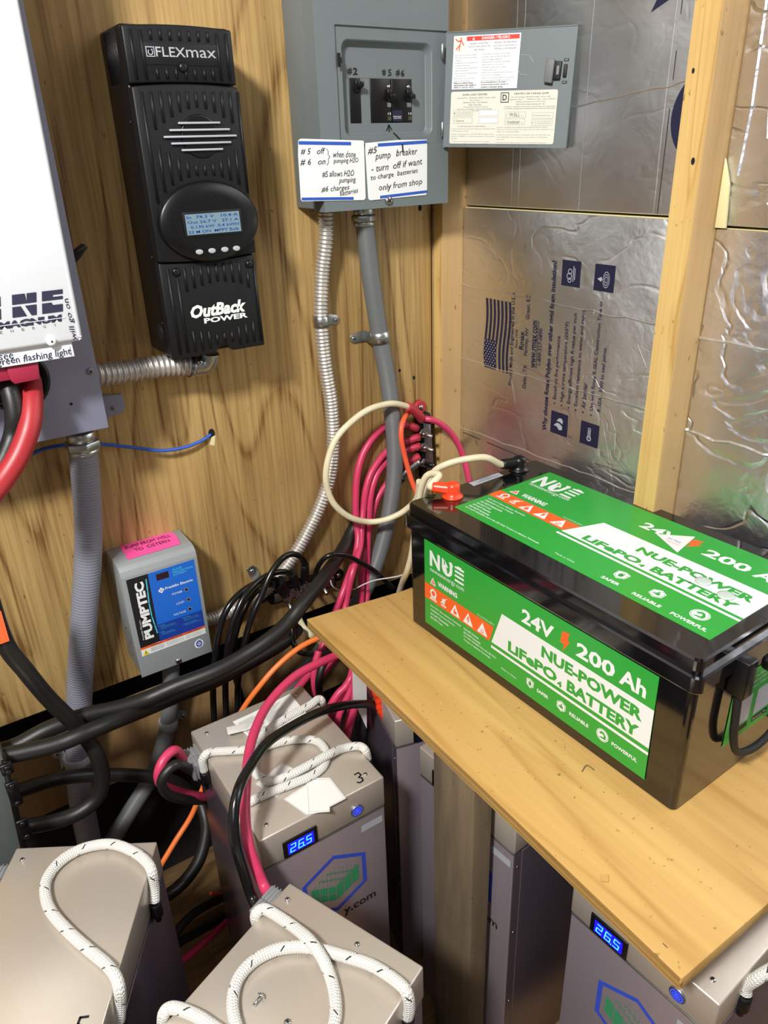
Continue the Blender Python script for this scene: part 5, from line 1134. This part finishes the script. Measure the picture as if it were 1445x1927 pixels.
b = MB(); q = [cr(*v) for v in ((290, 385), (430, 355), (520, 320), (540, 350), (440, 395), (300, 430))]; P = [hitZ(x, y, BOX_TOP + .006 + .004 * (i % 2)) for i, (x, y) in enumerate(q)]
b.prism(P, (0, 0, .003), 'paper_white', .0004); b.build('folded_paper', label='small folded white paper edge sticking out beside the leaflet', cat='paper')
# loose screws on the nearest lid
for x, y, lab in ((485, 1884, 'loose screw lying inside the rope loop on the nearest lid'),):
    p = hitZ(x, y, BOX_TOP); b = MB(); b.lathe(p + Vector((.004, 0, .0045)), (.8, .3, .35), [(0, .0045), (.001, .0045), (.0025, .003), (.003, .0004)], 'bright_steel', 14); b.tube([p + Vector((-.006, -.003, .002)), p + Vector((.004, 0, .004))], .0018, 'bright_steel', 8, 2); b.build('loose_screw', label=lab, cat='screw')
p = hitZ(541, 1925, BOX_TOP); b = MB(); screw(b, p + Vector((0, 0, .0002)), (0, 0, 1), .0040); b.build('loose_screw', label='screw at the bottom edge of the nearest lid', cat='screw')

# ================================================================ conduits on the wall
def wp(x, y, d): return off(x, y, d)
def flexr(p): return lambda s: 1.0 + .105 * math.sin(2 * PI * s / p)
def clamp(name, label, x, y, d, r, dirn, tab_px, m='zinc', axis=(0, 0, 1), group='conduit straps'):
    c = wp(x, y, d); a = Vector(axis).normalized(); b = MB()
    b.lathe(c - a * .010, a, [(0, r * 1.04), (0, r * 1.14), (.006, r * 1.14), (.008, r * 1.19), (.012, r * 1.19), (.014, r * 1.14), (.020, r * 1.14), (.020, r * 1.04)], m, 28)
    side = Vector(dirn).normalized(); e = c + side * r * 1.0; e.y = WALL_Y - .0022; w = .0095
    f = wp(*tab_px, .002); f2 = Vector((f.x, f.y, f.z))
    k = (f2 - e).normalized(); n = Vector((-k.z, 0, k.x)) * w
    b.prism([e - n, f2 - n * .9, f2 + k * .005 - n * .4, f2 + k * .005 + n * .4, f2 + n * .9, e + n], (0, -.0016, 0), m, .0004)
    b.prism([e - n + Vector((0, 0, 0)), e + n, Vector((c.x, 0, c.z)) + side * r * 1.10 + n + Vector((0, c.y, 0)), Vector((c.x, 0, c.z)) + side * r * 1.10 - n + Vector((0, c.y, 0))], side * .0015, m)
    screw(b, f2 - k * .002 + Vector((0, -.0016, 0)), (0, -1, 0), .0042, 'bright_steel')
    return b.build(name, label=label, cat='strap', group=group)
# corrugated metal conduit from the load centre down to the pump box
t = thing('metal_flex_conduit', 'corrugated metal conduit running down from the load centre to the pump control box', 'conduit', (.62, WALL_Y, zr(-.4)))
pts = [(613, 392), (613, 450), (606, 520), (604, 600), (611, 680), (623, 760), (627, 830), (621, 895), (601, 955), (575, 1008), (545, 1057), (508, 1102), (468, 1133), (428, 1152), (396, 1165), (380, 1169)]
b = MB(); b.tube([wp(x, y, .030 if y < 500 else .022) for x, y in pts], .0118, 'flex_aluminium', 18, 10, flexr(.0062), True, .00105); b.build('conduit', t)
clamp('conduit_strap', 'zinc strap on the corrugated metal conduit below the load centre', 604, 604, .022, .0118, (1, 0, 0), (632, 602))
b = MB(); c = wp(478, 1090, .004)
q = [wp(x, y, .0015) for x, y in ((463, 1070), (475, 1063), (483, 1068), (492, 1086), (484, 1100), (474, 1094))]; b.prism(q, (0, -.0018, 0), 'zinc', .0004); screw(b, wp(474, 1075, .0035), (0, -1, 0), .0045, 'bright_steel'); b.build('conduit_strap', label='zinc strap end with screw left of the black bus bar', cat='strap', group='conduit straps')
# corrugated conduit between base box and charge controller
t = thing('metal_flex_conduit', 'short corrugated metal conduit between inverter base box and charge controller', 'conduit', (.29, WALL_Y, zr(-.28)))
b = MB(); b.tube([hitY(x, y, WALL_Y - d) for x, y, d in ((170, 706, .05), (200, 703, .048), (240, 699, .045), (280, 692, .042), (320, 688, .040), (358, 686, .04))], .0155, 'flex_aluminium', 22, 10, flexr(.0085), True, .0013); b.build('conduit', t)
b = MB(); b.tube([hitY(x, y, WALL_Y - d) for x, y, d in ((356, 688, .04), (366, 689, .04), (383, 687, .042), (392, 678, .044), (394, 664, .046))], .0150, 'zinc', 20, 8); b.tube([hitY(x, y, WALL_Y - .04) for x, y in ((358, 688), (364, 689))], .0185, 'zinc', 16, 2); screw(b, hitY(376, 682, WALL_Y - .058), (0, -1, .2), .0045, 'bright_steel'); b.build('elbow_connector', t)
# grey plastic conduits
def nut(parent, p, r, hgt=.016, m='zinc'):
    b = MB(); p = Vector(p); hexp = [(p.x + r * math.cos(PI / 6 + i * PI / 3), p.y + r * math.sin(PI / 6 + i * PI / 3), p.z) for i in range(6)]
    b.prism(hexp, (0, 0, -hgt), m, .0016); b.cyl(p + Vector((0, 0, .014)), p, r * .80, m, 24, .001); b.cyl(p + Vector((0, 0, -hgt)), p + Vector((0, 0, -hgt - .007)), r * .86, m, 24, .001)
    return b.build('compression_nut', parent)
t = thing('grey_conduit', 'grey flexible conduit running from the load centre down to the floor', 'conduit', (.72, WALL_Y, zr(-.4)))
pts = [(686, 416, .045), (692, 470, .04), (699, 530, .034), (708, 590, .028), (718, 650, .024), (729, 710, .026), (737, 770, .03), (742, 830, .034), (742, 890, .036), (735, 950, .036), (724, 1005, .036), (708, 1060, .036), (684, 1115, .036), (652, 1165, .036), (612, 1215, .038), (572, 1262, .045), (530, 1308, .05), (480, 1365, .06), (430, 1430, .07)]
b = MB(); b.tube([wp(*q) for q in pts], .0160, 'grey_tube', 24, 8); b.build('conduit', t)
top = wp(684, 404, .045); nut(t, (top.x, top.y, top.z), .0205, .010)
clamp('conduit_strap', 'two-tone zinc strap round the grey conduit, screwed on its left', 714, 633, .0245, .0160, (-1, 0, 0), (663, 637), axis=(-.10, 0, 1))
t = thing('grey_conduit', 'thick lavender grey ribbed conduit under the inverter base box at the left', 'conduit', (.15, WALL_Y, zr(-.5)))
pts = [(156, 845, .060), (161, 900, .056), (166, 980, .052), (165, 1060, .05), (158, 1160, .046), (152, 1250, .042), (149, 1320, .036), (148, 1390, .032), (147, 1440, .032), (152, 1500, .034), (163, 1560, .036), (178, 1630, .04), (195, 1700, .045)]
b = MB(); b.tube([wp(*q) for q in pts], .0205, 'grey_conduit', 28, 10); b.build('conduit', t)
top = wp(154, 829, .060); nut(t, (top.x, top.y, top.z), .0255, .012)
t = thing('grey_conduit', 'grey conduit leaving the bottom of the pump control box', 'conduit', (.26, WALL_Y, zr(-.9)))
pts = [(321, 1245, .040), (322, 1290, .036), (320, 1330, .03), (314, 1375, .026), (300, 1425, .026), (277, 1475, .028), (246, 1525, .03), (216, 1572, .034), (188, 1612, .038), (160, 1660, .045)]
b = MB(); b.tube([wp(*q) for q in pts], .0150, 'grey_tube', 24, 8); b.build('conduit', t)
clamp('conduit_strap', 'dull strap on the grey conduit under the pump control box', 317, 1362, .0265, .0150, (1, 0, 0), (346, 1346), m='twist_grey')
clamp('conduit_strap', 'dark strap with round screw on the thick lavender conduit, lower left', 147, 1428, .032, .0205, (-1, 0, 0), (104, 1418), m='twist_grey')
b = MB(); b.tube([wp(x, y, d) for x, y, d in ((40, 866, .03), (60, 854, .02), (90, 843, .012), (130, 837, .008), (190, 836, .006), (250, 842, .012), (305, 848, .018), (350, 841, .014), (380, 829, .008), (396, 818, .001))], .0027, 'blue_wire', 10, 8); b.build('blue_wire', label='thin blue wire running along the plywood into a small hole', cat='wire')

# ================================================================ cables
def cable(name, label, cat, pts, r, m, group=None, lugs=()):
    """pts: (x, y, d) with d metres in front of the plywood"""
    b = MB(); b.tube([wp(*q) for q in pts], r, m, 14, 8)
    if not lugs: return b.build(name, label=label, cat=cat, group=group)
    base = wp(*pts[-1]); t = thing(name, label, cat, (base.x, base.y, base.z), 0, group); b.build('insulation', t)
    for q0, q1, rr, mm in lugs: b = MB(); b.tube([wp(*q0), wp(*q1)], rr, mm, 12, 3); b.build('lug', t)
    return t
cable('battery_cable', 'thick black cable curving out of the inverter base box', 'cable', [(2, 702, .15), (18, 735, .17), (27, 780, .18), (24, 820, .18), (8, 862, .19), (-14, 900, .20)], .0112, 'black_cable')
cable('battery_cable', 'thick bright red cable curving out of the inverter base box', 'cable', [(57, 715, .14), (60, 750, .17), (56, 800, .19), (36, 855, .20), (6, 903, .21), (-20, 935, .22)], .0132, 'magnum_red')
# heavy black ones lower left
cable('heavy_cable', 'thick black cable from the orange tag looping back to the grey breaker box', 'cable', [(-25, 1110, .20), (8, 1208, .20), (48, 1262, .20), (92, 1315, .185), (134, 1356, .176), (160, 1385, .172), (182, 1420, .18), (193, 1462, .18), (183, 1500, .18), (150, 1528, .18), (105, 1545, .18), (50, 1556, .19), (30, 1560, .19)], .0118, 'black_cable', 'heavy black cables at the lower left')
cable('heavy_cable', 'upper of two thick black cables rising right towards the black bus bar', 'cable', [(-30, 1422, .15), (28, 1405, .15), (83, 1376, .15), (125, 1359, .15), (166, 1345, .15), (221, 1333, .15), (277, 1315, .15), (332, 1291, .16), (400, 1265, .17), (454, 1237, .17), (508, 1202, .17), (544, 1169, .16), (571, 1135, .15), (598, 1101, .12), (625, 1065, .07), (648, 1029, .035), (664, 998, .018), (690, 955, .015)], .0128, 'black_cable', 'heavy black cables at the lower left')
cable('heavy_cable', 'lower of two thick black cables passing over the breaker box corner', 'cable', [(-30, 1426, .19), (0, 1424, .19), (55, 1413, .195), (111, 1399, .20), (166, 1377, .20), (221, 1355, .18), (277, 1333, .14), (332, 1310, .13), (400, 1283, .12), (450, 1258, .11), (500, 1230, .10), (535, 1208, .09), (560, 1185, .06)], .0122, 'black_cable', 'heavy black cables at the lower left')
cable('heavy_cable', 'thick black cable running level from the breaker box behind the grey conduit', 'cable', [(25, 1492, .12), (60, 1480, .11), (100, 1468, .10), (140, 1461, .10), (194, 1458, .10), (250, 1459, .10), (291, 1463, .10), (335, 1474, .09), (370, 1500, .08)], .0115, 'black_cable', 'heavy black cables at the lower left')
# battery marked 3: plug leads
e3 = WALL_Y
c3r = m3 @ Vector((-.022, .2225, BH - .028)); c3b = m3 @ Vector((-.022, .2015, BH - .028))
def cableP(name, label, cat, P, r, m, group=None, parent=None):
    b = MB(); b.tube(P, r, m, 14, 8)
    return b.build(name, label=label, cat=cat, group=group)
def lastd(p): return p
cableP('battery_lead', 'short red lead from the plug of the battery marked 3', 'cable', [Vector(c3r) + Vector((.012, 0, 0)), Vector(c3r)] + [hitY(x, y, Y) for x, y, Y in ((330, 1412, .885), (308, 1430, .875), (298, 1458, .87), (306, 1478, .875), (335, 1490, .885), (370, 1498, .90), (400, 1500, .94))], .0072, 'red_cable', 'plug leads')
cableP('battery_lead', 'short black lead from the plug of the battery marked 3', 'cable', [Vector(c3b) + Vector((.012, 0, 0)), Vector(c3b)] + [hitY(x, y, Y) for x, y, Y in ((336, 1438, .855), (314, 1452, .85), (304, 1475, .85), (318, 1496, .855), (350, 1505, .875), (385, 1506, .93))], .0072, 'black_cable', 'plug leads')
cableP('heavy_cable', 'thick black cable dropping to the floor left of the battery marked 3', 'cable', [hitY(x, y, Y) for x, y, Y in ((372, 1495, 1.05), (384, 1530, 1.02), (388, 1565, 1.0), (376, 1615, .98), (350, 1655, .97), (318, 1683, .96), (285, 1702, .95), (262, 1730, .94))], .0110, 'black_cable', 'heavy black cables at the lower left')
for i, (P, r, m, lab) in enumerate((
    ([(440, 1680, 1.0), (412, 1692, .975), (370, 1715, .94), (345, 1738, .92), (325, 1765, .90)], .0075, 'black_cable', 'upper black cable crossing the gap between the two left batteries'),
    ([(445, 1708, .99), (414, 1730, .965), (370, 1755, .93), (340, 1772, .91), (315, 1795, .89)], .0078, 'black_cable', 'lower black cable crossing the gap between the two left batteries'),
    ([(445, 1716, .975), (415, 1744, .95), (378, 1779, .91), (345, 1806, .89), (320, 1820, .88)], .0062, 'red_cable', 'dark red cable crossing the gap between the two left batteries'))):
    cableP('floor_cable', lab, 'cable', [hitY(*q) for q in P], r, m, 'cables in the gap on the floor')
b = MB(); b.tube([hitY(x, y, Y) for x, y, Y in ((396, 1681, .96), (410, 1682, .975), (430, 1680, .99))], .003, 'coral_cable', 8, 4); b.build('wire_end', label='tiny orange wire end showing beside the left flank of the battery marked 3', cat='wire')
# leads crossing lid 3 to the nearest battery
cBr = mB @ Vector((-.020, .232, BH - .024)); cBk = mB @ Vector((-.020, .211, BH - .024))
def mix(pts): return [hitY(x, y, Y) for x, y, Y in pts]
cableP('battery_lead', 'long pink-red cable lying across the lid marked 3 to the nearest battery', 'cable', mix([(690, 1215, .93), (655, 1225, .92), (622, 1238, .915), (568, 1264, .90), (532, 1293, .88), (500, 1332, .85), (479, 1377, .81), (468, 1420, .77), (463, 1470, .72), (461, 1528, .690), (466, 1582, .665), (481, 1629, .650), (497, 1668, .635)]) + [Vector(cBr) + Vector((.003, -.004, -.002))], .0070, 'red_cable', 'plug leads')
cableP('battery_lead', 'long glossy black cable lying across the lid marked 3 to the nearest battery', 'cable', mix([(745, 1322, .86), (708, 1325, .84), (658, 1326, .82), (604, 1339, .80), (550, 1366, .78), (503, 1398, .75), (471, 1442, .72), (449, 1485, .685), (440, 1535, .665), (444, 1590, .650), (458, 1640, .640), (474, 1688, .627)]) + [Vector(cBk) + Vector((.003, -.004, -.002))], .0068, 'black_wire', 'plug leads')
cAr = mA @ Vector((-.022, .2255, BH - .026)); b = MB(); b.tube([Vector(cAr) + (mA.to_3x3() @ Vector((.01, 0, 0))), cAr, cAr + (mA.to_3x3() @ Vector((-.04, -.01, -.01))), cAr + (mA.to_3x3() @ Vector((-.09, -.05, -.06)))], .0072, 'red_cable', 14, 6); b.build('battery_lead', label='stub of red cable plugged into the lower left battery', cat='cable', group='plug leads')

# orange wires
cable('orange_wire', 'coral orange wire hanging from the red bus bar down behind the battery', 'wire', [(768, 778, .035), (762, 785, .05), (756, 800, .06), (755, 825, .065), (762, 860, .065), (773, 900, .07), (786, 935, .08), (800, 985, .09), (812, 1050, .09)], .0048, 'coral_cable')
cableP('orange_wire', 'orange wire coming from under the shelf corner and passing behind the battery marked 3', 'wire', [hitY(x, y, Y) for x, y, Y in ((640, 1185, 1.0), (598, 1201, 1.0), (560, 1221, 1.0), (520, 1255, 1.0), (488, 1292, 1.0), (458, 1333, 1.01), (425, 1392, 1.02), (398, 1445, 1.03), (380, 1487, 1.03), (360, 1535, 1.03), (330, 1583, 1.02), (303, 1628, 1.01), (280, 1668, 1.0))], .0049, 'orange_cable')

# ---- positive bus bar
def bus(name, label, ends, r, m, ear_m):
    t = thing(name, label, 'bus bar', tuple(ends[0])); a, c = Vector(ends[0]), Vector(ends[1]); k = (c - a).normalized(); n = Vector((-k.z, 0, k.x)) * r
    b = MB(); b.prism([a - n, c - n, c + n, a + n], (0, -.022, 0), m, .002)
    for e, s in ((a, -1), (c, 1)): b.lathe(e + k * s * .012 + Vector((0, .0, 0)), (0, -1, 0), [(0, .0135), (.008, .0135), (.009, .0120)], ear_m, 24); screw(b, e + k * s * .012 + Vector((0, -.009, 0)), (0, -1, 0), .0058, 'bright_steel', False)
    b.build('base', t)
    b = MB(); b.prism([a - n * .62 + k * .006 + Vector((0, -.0225, 0)), c - n * .62 - k * .006 + Vector((0, -.0225, 0)), c + n * .62 - k * .006 + Vector((0, -.0225, 0)), a + n * .62 + k * .006 + Vector((0, -.0225, 0))], (0, -.003, 0), 'zinc', .0005); b.build('bar', t)
    return t
def stud(t, p, d, cap=False, L=.026):
    d = Vector(d).normalized(); p = Vector(p); b = MB()
    b.lathe(p, d, [(0, .0092), (.0016, .0092), (.0018, .0070), (.0070, .0070), (.0072, .0085), (.0086, .0085)], 'bright_steel', 6, False); b.lathe(p + d * .0016, d, [(0, .0085), (.0012, .0085)], 'zinc', 20)
    b.cyl(p, p + d * L, .0036, 'bright_steel', 12, .0006); o = b.build('stud', t)
    if cap: b = MB(); b.lathe(p + d * .009, d, [(0, .0058), (.012, .0058), (.016, .0048), (.0175, .001)], 'satin_black', 16); b.build('cap', o)
pa, pc = wp(787, 775, 0.0), wp(797, 893, 0.0)
t = bus('bus_bar', 'upright red bus bar with four steel studs near the plywood edge', (Vector((pa.x, WALL_Y - .001, pa.z)), Vector((pc.x, WALL_Y - .001, pc.z))), .0135, 'breaker_black', 'bus_red')
sd = (.35, -.85, -.10)
for x, y, cp in ((791, 788, True), (792, 815, False), (794, 841, False), (795, 870, True)): stud(t, wp(x, y, .026), sd, cp)
# lugs and the four red cables that drop from it
LG = .0066
def redc(lab, a, pts, k):
    cable('bus_cable', lab, 'cable', [a] + pts, .0068, 'red_cable', 'red cables from the upright bus bar', lugs=((a, pts[0], .0078, 'bus_red'),))
redc('outermost red cable of the bundle curving left behind the grey conduit', (785, 806, .030), [(766, 800, .030), (745, 797, .018), (726, 802, .012), (708, 817, .012), (693, 836, .014), (680, 862, .016), (672, 895, .02), (669, 940, .025), (670, 980, .03), (674, 1012, .042), (668, 1052, .06), (656, 1085, .072), (644, 1118, .085), (628, 1160, .09), (612, 1205, .11), (585, 1262, .13), (556, 1300, .15)], 0)
redc('second red cable of the bundle left of the grey conduit', (788, 822, .030), [(768, 829, .030), (747, 838, .016), (728, 850, .010), (712, 868, .012), (697, 893, .016), (688, 923, .02), (683, 960, .024), (680, 1000, .038), (678, 1025, .05), (670, 1056, .072), (661, 1085, .085), (650, 1140, .09), (640, 1200, .12), (628, 1240, .15), (600, 1275, .17)], 0)
redc('third red cable of the bundle, bright edge, next to the grey conduit', (789, 839, .030), [(770, 845, .030), (750, 853, .018), (730, 868, .010), (713, 886, .014), (703, 908, .018), (697, 935, .022), (694, 970, .026), (692, 1010, .03), (691, 1045, .035), (691, 1085, .04), (690, 1125, .05), (682, 1180, .07), (672, 1230, .09), (662, 1270, .12), (640, 1310, .15), (622, 1345, .18)], 0)
redc('innermost red cable of the bundle, its lug on the lowest bare stud', (788, 858, .030), [(768, 871, .028), (750, 886, .016), (730, 908, .010), (712, 934, .012), (702, 962, .016), (694, 1000, .02), (688, 1030, .03), (682, 1065, .045), (680, 1100, .05), (680, 1150, .06), (676, 1210, .09), (668, 1260, .13), (665, 1310, .16), (652, 1370, .20), (640, 1420, .22)], 0)
cable('bus_cable', 'red cable arching right from the top stud over the corner stud', 'cable', [(798, 788, .040), (812, 790, .05), (828, 797, .055), (846, 812, .06), (861, 834, .065), (871, 858, .07), (878, 884, .08), (884, 915, .09), (888, 960, .10)], .0060, 'red_cable', 'red cables from the upright bus bar')
b = MB(); b.tube([wp(787, 868, .03), wp(768, 884, .03), wp(752, 899, .028)], .0088, 'weathered_wood' if False else 'zinc', 12, 5); b.tube([wp(756, 896, .03), wp(741, 911, .026)], .0112, 'satin_black', 14, 3); b.build('fuse_lug', label='metal lug with black sleeve on the lowest stud of the upright bus bar', cat='lug')
# white cables
t = thing('white_cable', 'cream white cable making a big loop on the plywood from the red bus bar', 'cable', tuple(wp(690, 983, .06)))
b = MB(); b.tube([wp(*q) for q in ((777, 771, .045), (766, 765, .05), (745, 760, .055), (725, 761, .058), (693, 771, .06), (662, 793, .062), (634, 823, .062), (619, 858, .062), (613, 896, .062), (619, 930, .062), (635, 956, .064), (662, 975, .066), (693, 982, .066), (722, 979, .078), (748, 969, .09), (766, 957, .10), (784, 938, .12), (789, 905, .135))] , .0058, 'white_cable', 14, 10); b.build('insulation', t)
b = MB(); b.tube([wp(*q) for q in ((766, 765, .05), (775, 770, .048), (788, 781, .044), (793, 788, .04))], .0088, 'bus_red', 14, 5); b.build('boot', t)
mL = Matrix.Translation((P0.x, P0.y, TT)) @ Matrix.Rotation(rotz, 4, 'Z')
def terminal(name, label, pos, m, ang, pts):
    """rubber boot on a terminal post plus its cable; pos in battery coordinates"""
    t = thing(name, label, 'cable', tuple(mL @ Vector(pos)), 0, 'white battery cables')
    p = mL @ Vector(pos); d = mL.to_3x3() @ Vector((math.cos(ang), math.sin(ang), 0))
    b = MB(); b.lathe(p, (0, 0, 1), [(0, .0165), (.002, .0172), (.004, .0150), (.006, .0125), (.012, .0118), (.018, .0118), (.023, .0100), (.0255, .005), (.026, .0005)], m, 28)
    b.tube([p + Vector((0, 0, .014)), p + d * .014 + Vector((0, 0, .0145)), p + d * .032 + Vector((0, 0, .016))], .0092, m, 18, 6, lambda s: 1.12 - s * 6)
    b.build('boot', t)
    b = MB(); b.tube([p + d * .022 + Vector((0, 0, .0155)), p + d * .036 + Vector((0, 0, .017))] + pts, .0056, 'white_cable', 14, 10); b.build('insulation', t)
terminal('white_cable', 'cream cable in an orange-red boot on the left battery terminal', (.066, -.0285, HT - .0002), 'orange_boot', math.radians(135), [hitY(x, y, Y) for x, y, Y in ((826, 896, .868), (815, 891, .885), (803, 896, .897), (795, 911, .905), (789, 935, .912), (783, 980, .92), (775, 1040, .932), (766, 1075, .95), (757, 1096, .985), (745, 1135, 1.04))])
terminal('white_cable', 'cream cable in a black boot on the rear battery terminal', (.2230, -.0150, HT - .0002), 'satin_black', math.radians(166), [hitY(x, y, Y) for x, y, Y in ((914, 861, .872), (877, 864, .888), (845, 872, .905), (822, 883, .920), (810, 898, .928), (804, 918, .932), (800, 960, .94), (797, 1040, .95))])
# ---- black bus bar and its wires
na, nc = wp(500, 1117, 0.0), wp(622, 1082, 0.0)
t = bus('bus_bar', 'slanted black bus bar under the thick black cable with clustered lugs', (Vector((na.x, WALL_Y - .001, na.z)), Vector((nc.x, WALL_Y - .001, nc.z))), .0150, 'satin_black', 'satin_black')
for x, y, cp in ((538, 1124, False), (561, 1114, False), (583, 1101, False), (604, 1095, False)): stud(t, wp(x, y, .026), (-.1, -.85, -.45), cp, .030)
for i, (x0_, y0_, x1_, y1_) in enumerate(((574, 1062, 573, 1094), (549, 1078, 560, 1106), (527, 1090, 540, 1118), (520, 1100, 536, 1120))):
    b = MB(); b.tube([wp(x0_, y0_, .06), wp(x1_, y1_, .045)], .0078, 'satin_black', 12, 4); b.tube([wp(x1_, y1_, .045), wp(x1_ + 3, y1_ + 10, .042)], .0060, 'zinc', 10, 2); b.build('lug', t)
blk = (
    ('outermost black wire arching highest over the black bus bar', [(574, 1066, .060), (571, 1054, .064), (561, 1045, .07), (546, 1043, .075), (530, 1052, .08), (514, 1072, .085), (502, 1095, .09), (490, 1125, .095), (474, 1160, .10), (461, 1205, .10), (452, 1250, .10), (447, 1300, .10), (448, 1350, .10)]),
    ('second black wire of the bundle dropping left of the black bus bar', [(549, 1080, .058), (535, 1076, .062), (517, 1078, .066), (498, 1086, .072), (478, 1101, .08), (460, 1122, .088), (446, 1150, .095), (434, 1185, .10), (427, 1225, .10), (424, 1275, .10), (425, 1330, .10), (428, 1380, .10)]),
    ('third black wire of the bundle dropping left of the black bus bar', [(527, 1092, .054), (512, 1090, .058), (492, 1093, .064), (471, 1103, .072), (450, 1118, .078), (431, 1140, .084), (417, 1170, .088), (408, 1210, .09), (402, 1260, .09), (401, 1310, .09), (404, 1370, .09)]),
    ('innermost black wire of the bundle, curving back right below', [(520, 1102, .05), (506, 1100, .052), (488, 1108, .056), (470, 1128, .062), (456, 1155, .068), (444, 1190, .07), (438, 1230, .07), (442, 1270, .07), (452, 1305, .07), (462, 1340, .07)]))
for lab, pts in blk: cable('black_wire', lab, 'wire', pts, .0056, 'black_wire', 'black wires at the black bus bar')
cable('black_wire', 'black wire arching right from the black bus bar to the shelf edge', 'wire', [(592, 1095, .045), (594, 1078, .06), (602, 1060, .075), (614, 1048, .085), (632, 1043, .09), (655, 1047, .09), (680, 1059, .09), (704, 1074, .09), (722, 1090, .09), (740, 1108, .09)], .0047, 'black_wire', 'black wires at the black bus bar')
cable('black_wire', 'black wire looping under the shelf corner', 'wire', [(550, 1170, .08), (550, 1190, .09), (553, 1212, .10), (565, 1228, .12), (590, 1232, .15), (615, 1228, .18), (640, 1220, .2)], .0050, 'black_wire')
cable('thin_wire', 'very thin pale wire hanging from the black bus bar towards the battery', 'wire', [(622, 1092, .03), (625, 1102, .035), (634, 1109, .045), (651, 1112, .06), (668, 1108, .07), (684, 1100, .08), (705, 1092, .09), (735, 1087, .11), (756, 1082, .12), (770, 1070, .13)], .0013, 'thin_white_wire')
cable('white_cable', 'short cream cable piece behind the shelf corner', 'cable', [(560, 1158, .02), (570, 1178, .03), (582, 1192, .045), (596, 1205, .07), (612, 1214, .10)], .0060, 'white_cable', 'white battery cables')
# cables below the shelf
for lab, pts, r, m in (
    ('red cable under the shelf curving down behind the battery marked 3', ((600, 1225, .99), (593, 1250, .985), (591, 1275, .98), (594, 1300, .98), (604, 1330, .98), (612, 1360, .99)), .0066, 'red_cable'),
    ('black cable under the shelf beside the curving red one', ((625, 1232, .97), (610, 1248, .965), (602, 1270, .96), (600, 1295, .96), (606, 1330, .97)), .0068, 'black_cable'),
    ('dark red cable hanging under the shelf, leftmost of three', ((668, 1235, .93), (661, 1272, .925), (650, 1292, .92), (636, 1306, .92), (622, 1330, .92), (618, 1360, .92)), .0068, 'red_cable'),
    ('red cable hanging under the shelf, middle of three', ((672, 1240, .90), (668, 1280, .90), (655, 1310, .90), (640, 1340, .90), (632, 1370, .90)), .0062, 'red_cable'),
    ('red cable hanging under the shelf, rightmost of three', ((676, 1255, .88), (668, 1300, .875), (666, 1335, .87), (658, 1365, .87), (650, 1395, .87)), .0066, 'red_cable')):
    cableP('lower_cable', lab, 'cable', [hitY(*q) for q in pts], r, m, 'cables hanging under the shelf')
P = [hitY(x, y, .85) for x, y in ((662, 1240), (664, 1315), (690, 1371), (690, 1280), (684, 1260))]
b = MB(); b.prism(P, (0.0004, .0005, 0), 'paper_white'); b.build('hanging_tag', label='pointed white paper tag hanging below the shelf edge', cat='tag')
b = MB()
b.tube([hitY(x, y, .83) for x, y in ((684, 1270), (698, 1290), (710, 1312), (714, 1335), (722, 1350), (725, 1358))], .0052, 'orange_boot', 10, 6, lambda s: 1 + .18 * math.sin(s * 900)); b.tube([hitY(x, y, .83) for x, y in ((724, 1356), (730, 1368))], .0018, 'satin_black', 8, 2); b.build('spiral_wrap', label='orange-red spiral wrapped wire end hanging under the shelf', cat='wire')

# ================================================================ breaker box at the lower left
BY = WALL_Y - .23
q = [hitY(x, y, BY) for x, y in ((-60, 1428), (6, 1430), (12, 1436), (50, 1602), (66, 1690), (-60, 1760))]
t = thing('breaker_box', 'dull grey metal breaker box with black edge strip at the lower left', 'electrical box', (q[1].x - .05, WALL_Y - .1, q[-1].z))
b = MB(); b.prism(q, (0, .14, 0), 'box_grey', .0015); b.build('enclosure', t)
b = MB(); s_ = [hitY(x, y, BY - .004) for x, y in ((2, 1434), (14, 1434), (54, 1602), (70, 1690), (56, 1692), (40, 1604))]; b.prism(s_, (0, .02, 0), 'satin_black', .001)
for x0_, y0_, x1_, y1_ in ((10, 1440, 17, 1458), (20, 1474, 34, 1516), (40, 1545, 52, 1578)):
    a, c = hitY(x0_, y0_, BY - .007), hitY(x1_, y1_, BY - .007); k = (c - a).normalized(); n = Vector((-k.z, 0, k.x)) * .0075
    b.prism([a - n, c - n, c + n, a + n], (0, .006, 0), 'satin_black', .0015); screw(b, a + k * .006 + Vector((0, -.0002, 0)), (0, -1, 0), .0045, 'satin_black'); screw(b, c - k * .004 + Vector((0, -.0002, 0)), (0, -1, 0), .0045, 'satin_black')
b.build('edge_strip', t)
P = [hitY(x, y, WALL_Y - .215) for x, y in ((-12, 1146), (2, 1150), (18, 1206), (-4, 1214), (-22, 1216))]
b = MB(); b.prism(P, (0, .0008, 0), 'orange_tag'); b.build('cable_tag', label='bright orange paper tag at the left edge, wrapped on a thick black cable', cat='tag')
# boards on the floor between batteries and wall
for (x0, y0, x1, y1, h_, lab) in ((.02, 1.04, .36, 1.15, .04, 'flat wooden board on the floor along the plywood wall'), (.20, .93, .34, 1.03, .022, 'short wooden offcut on the floor behind the battery marked 3')):
    b = MB(); b.box((x0, y0, .0005), (x1, y1, h_), 'floor_wood', .002); b.build('floor_board', label=lab, cat='board')
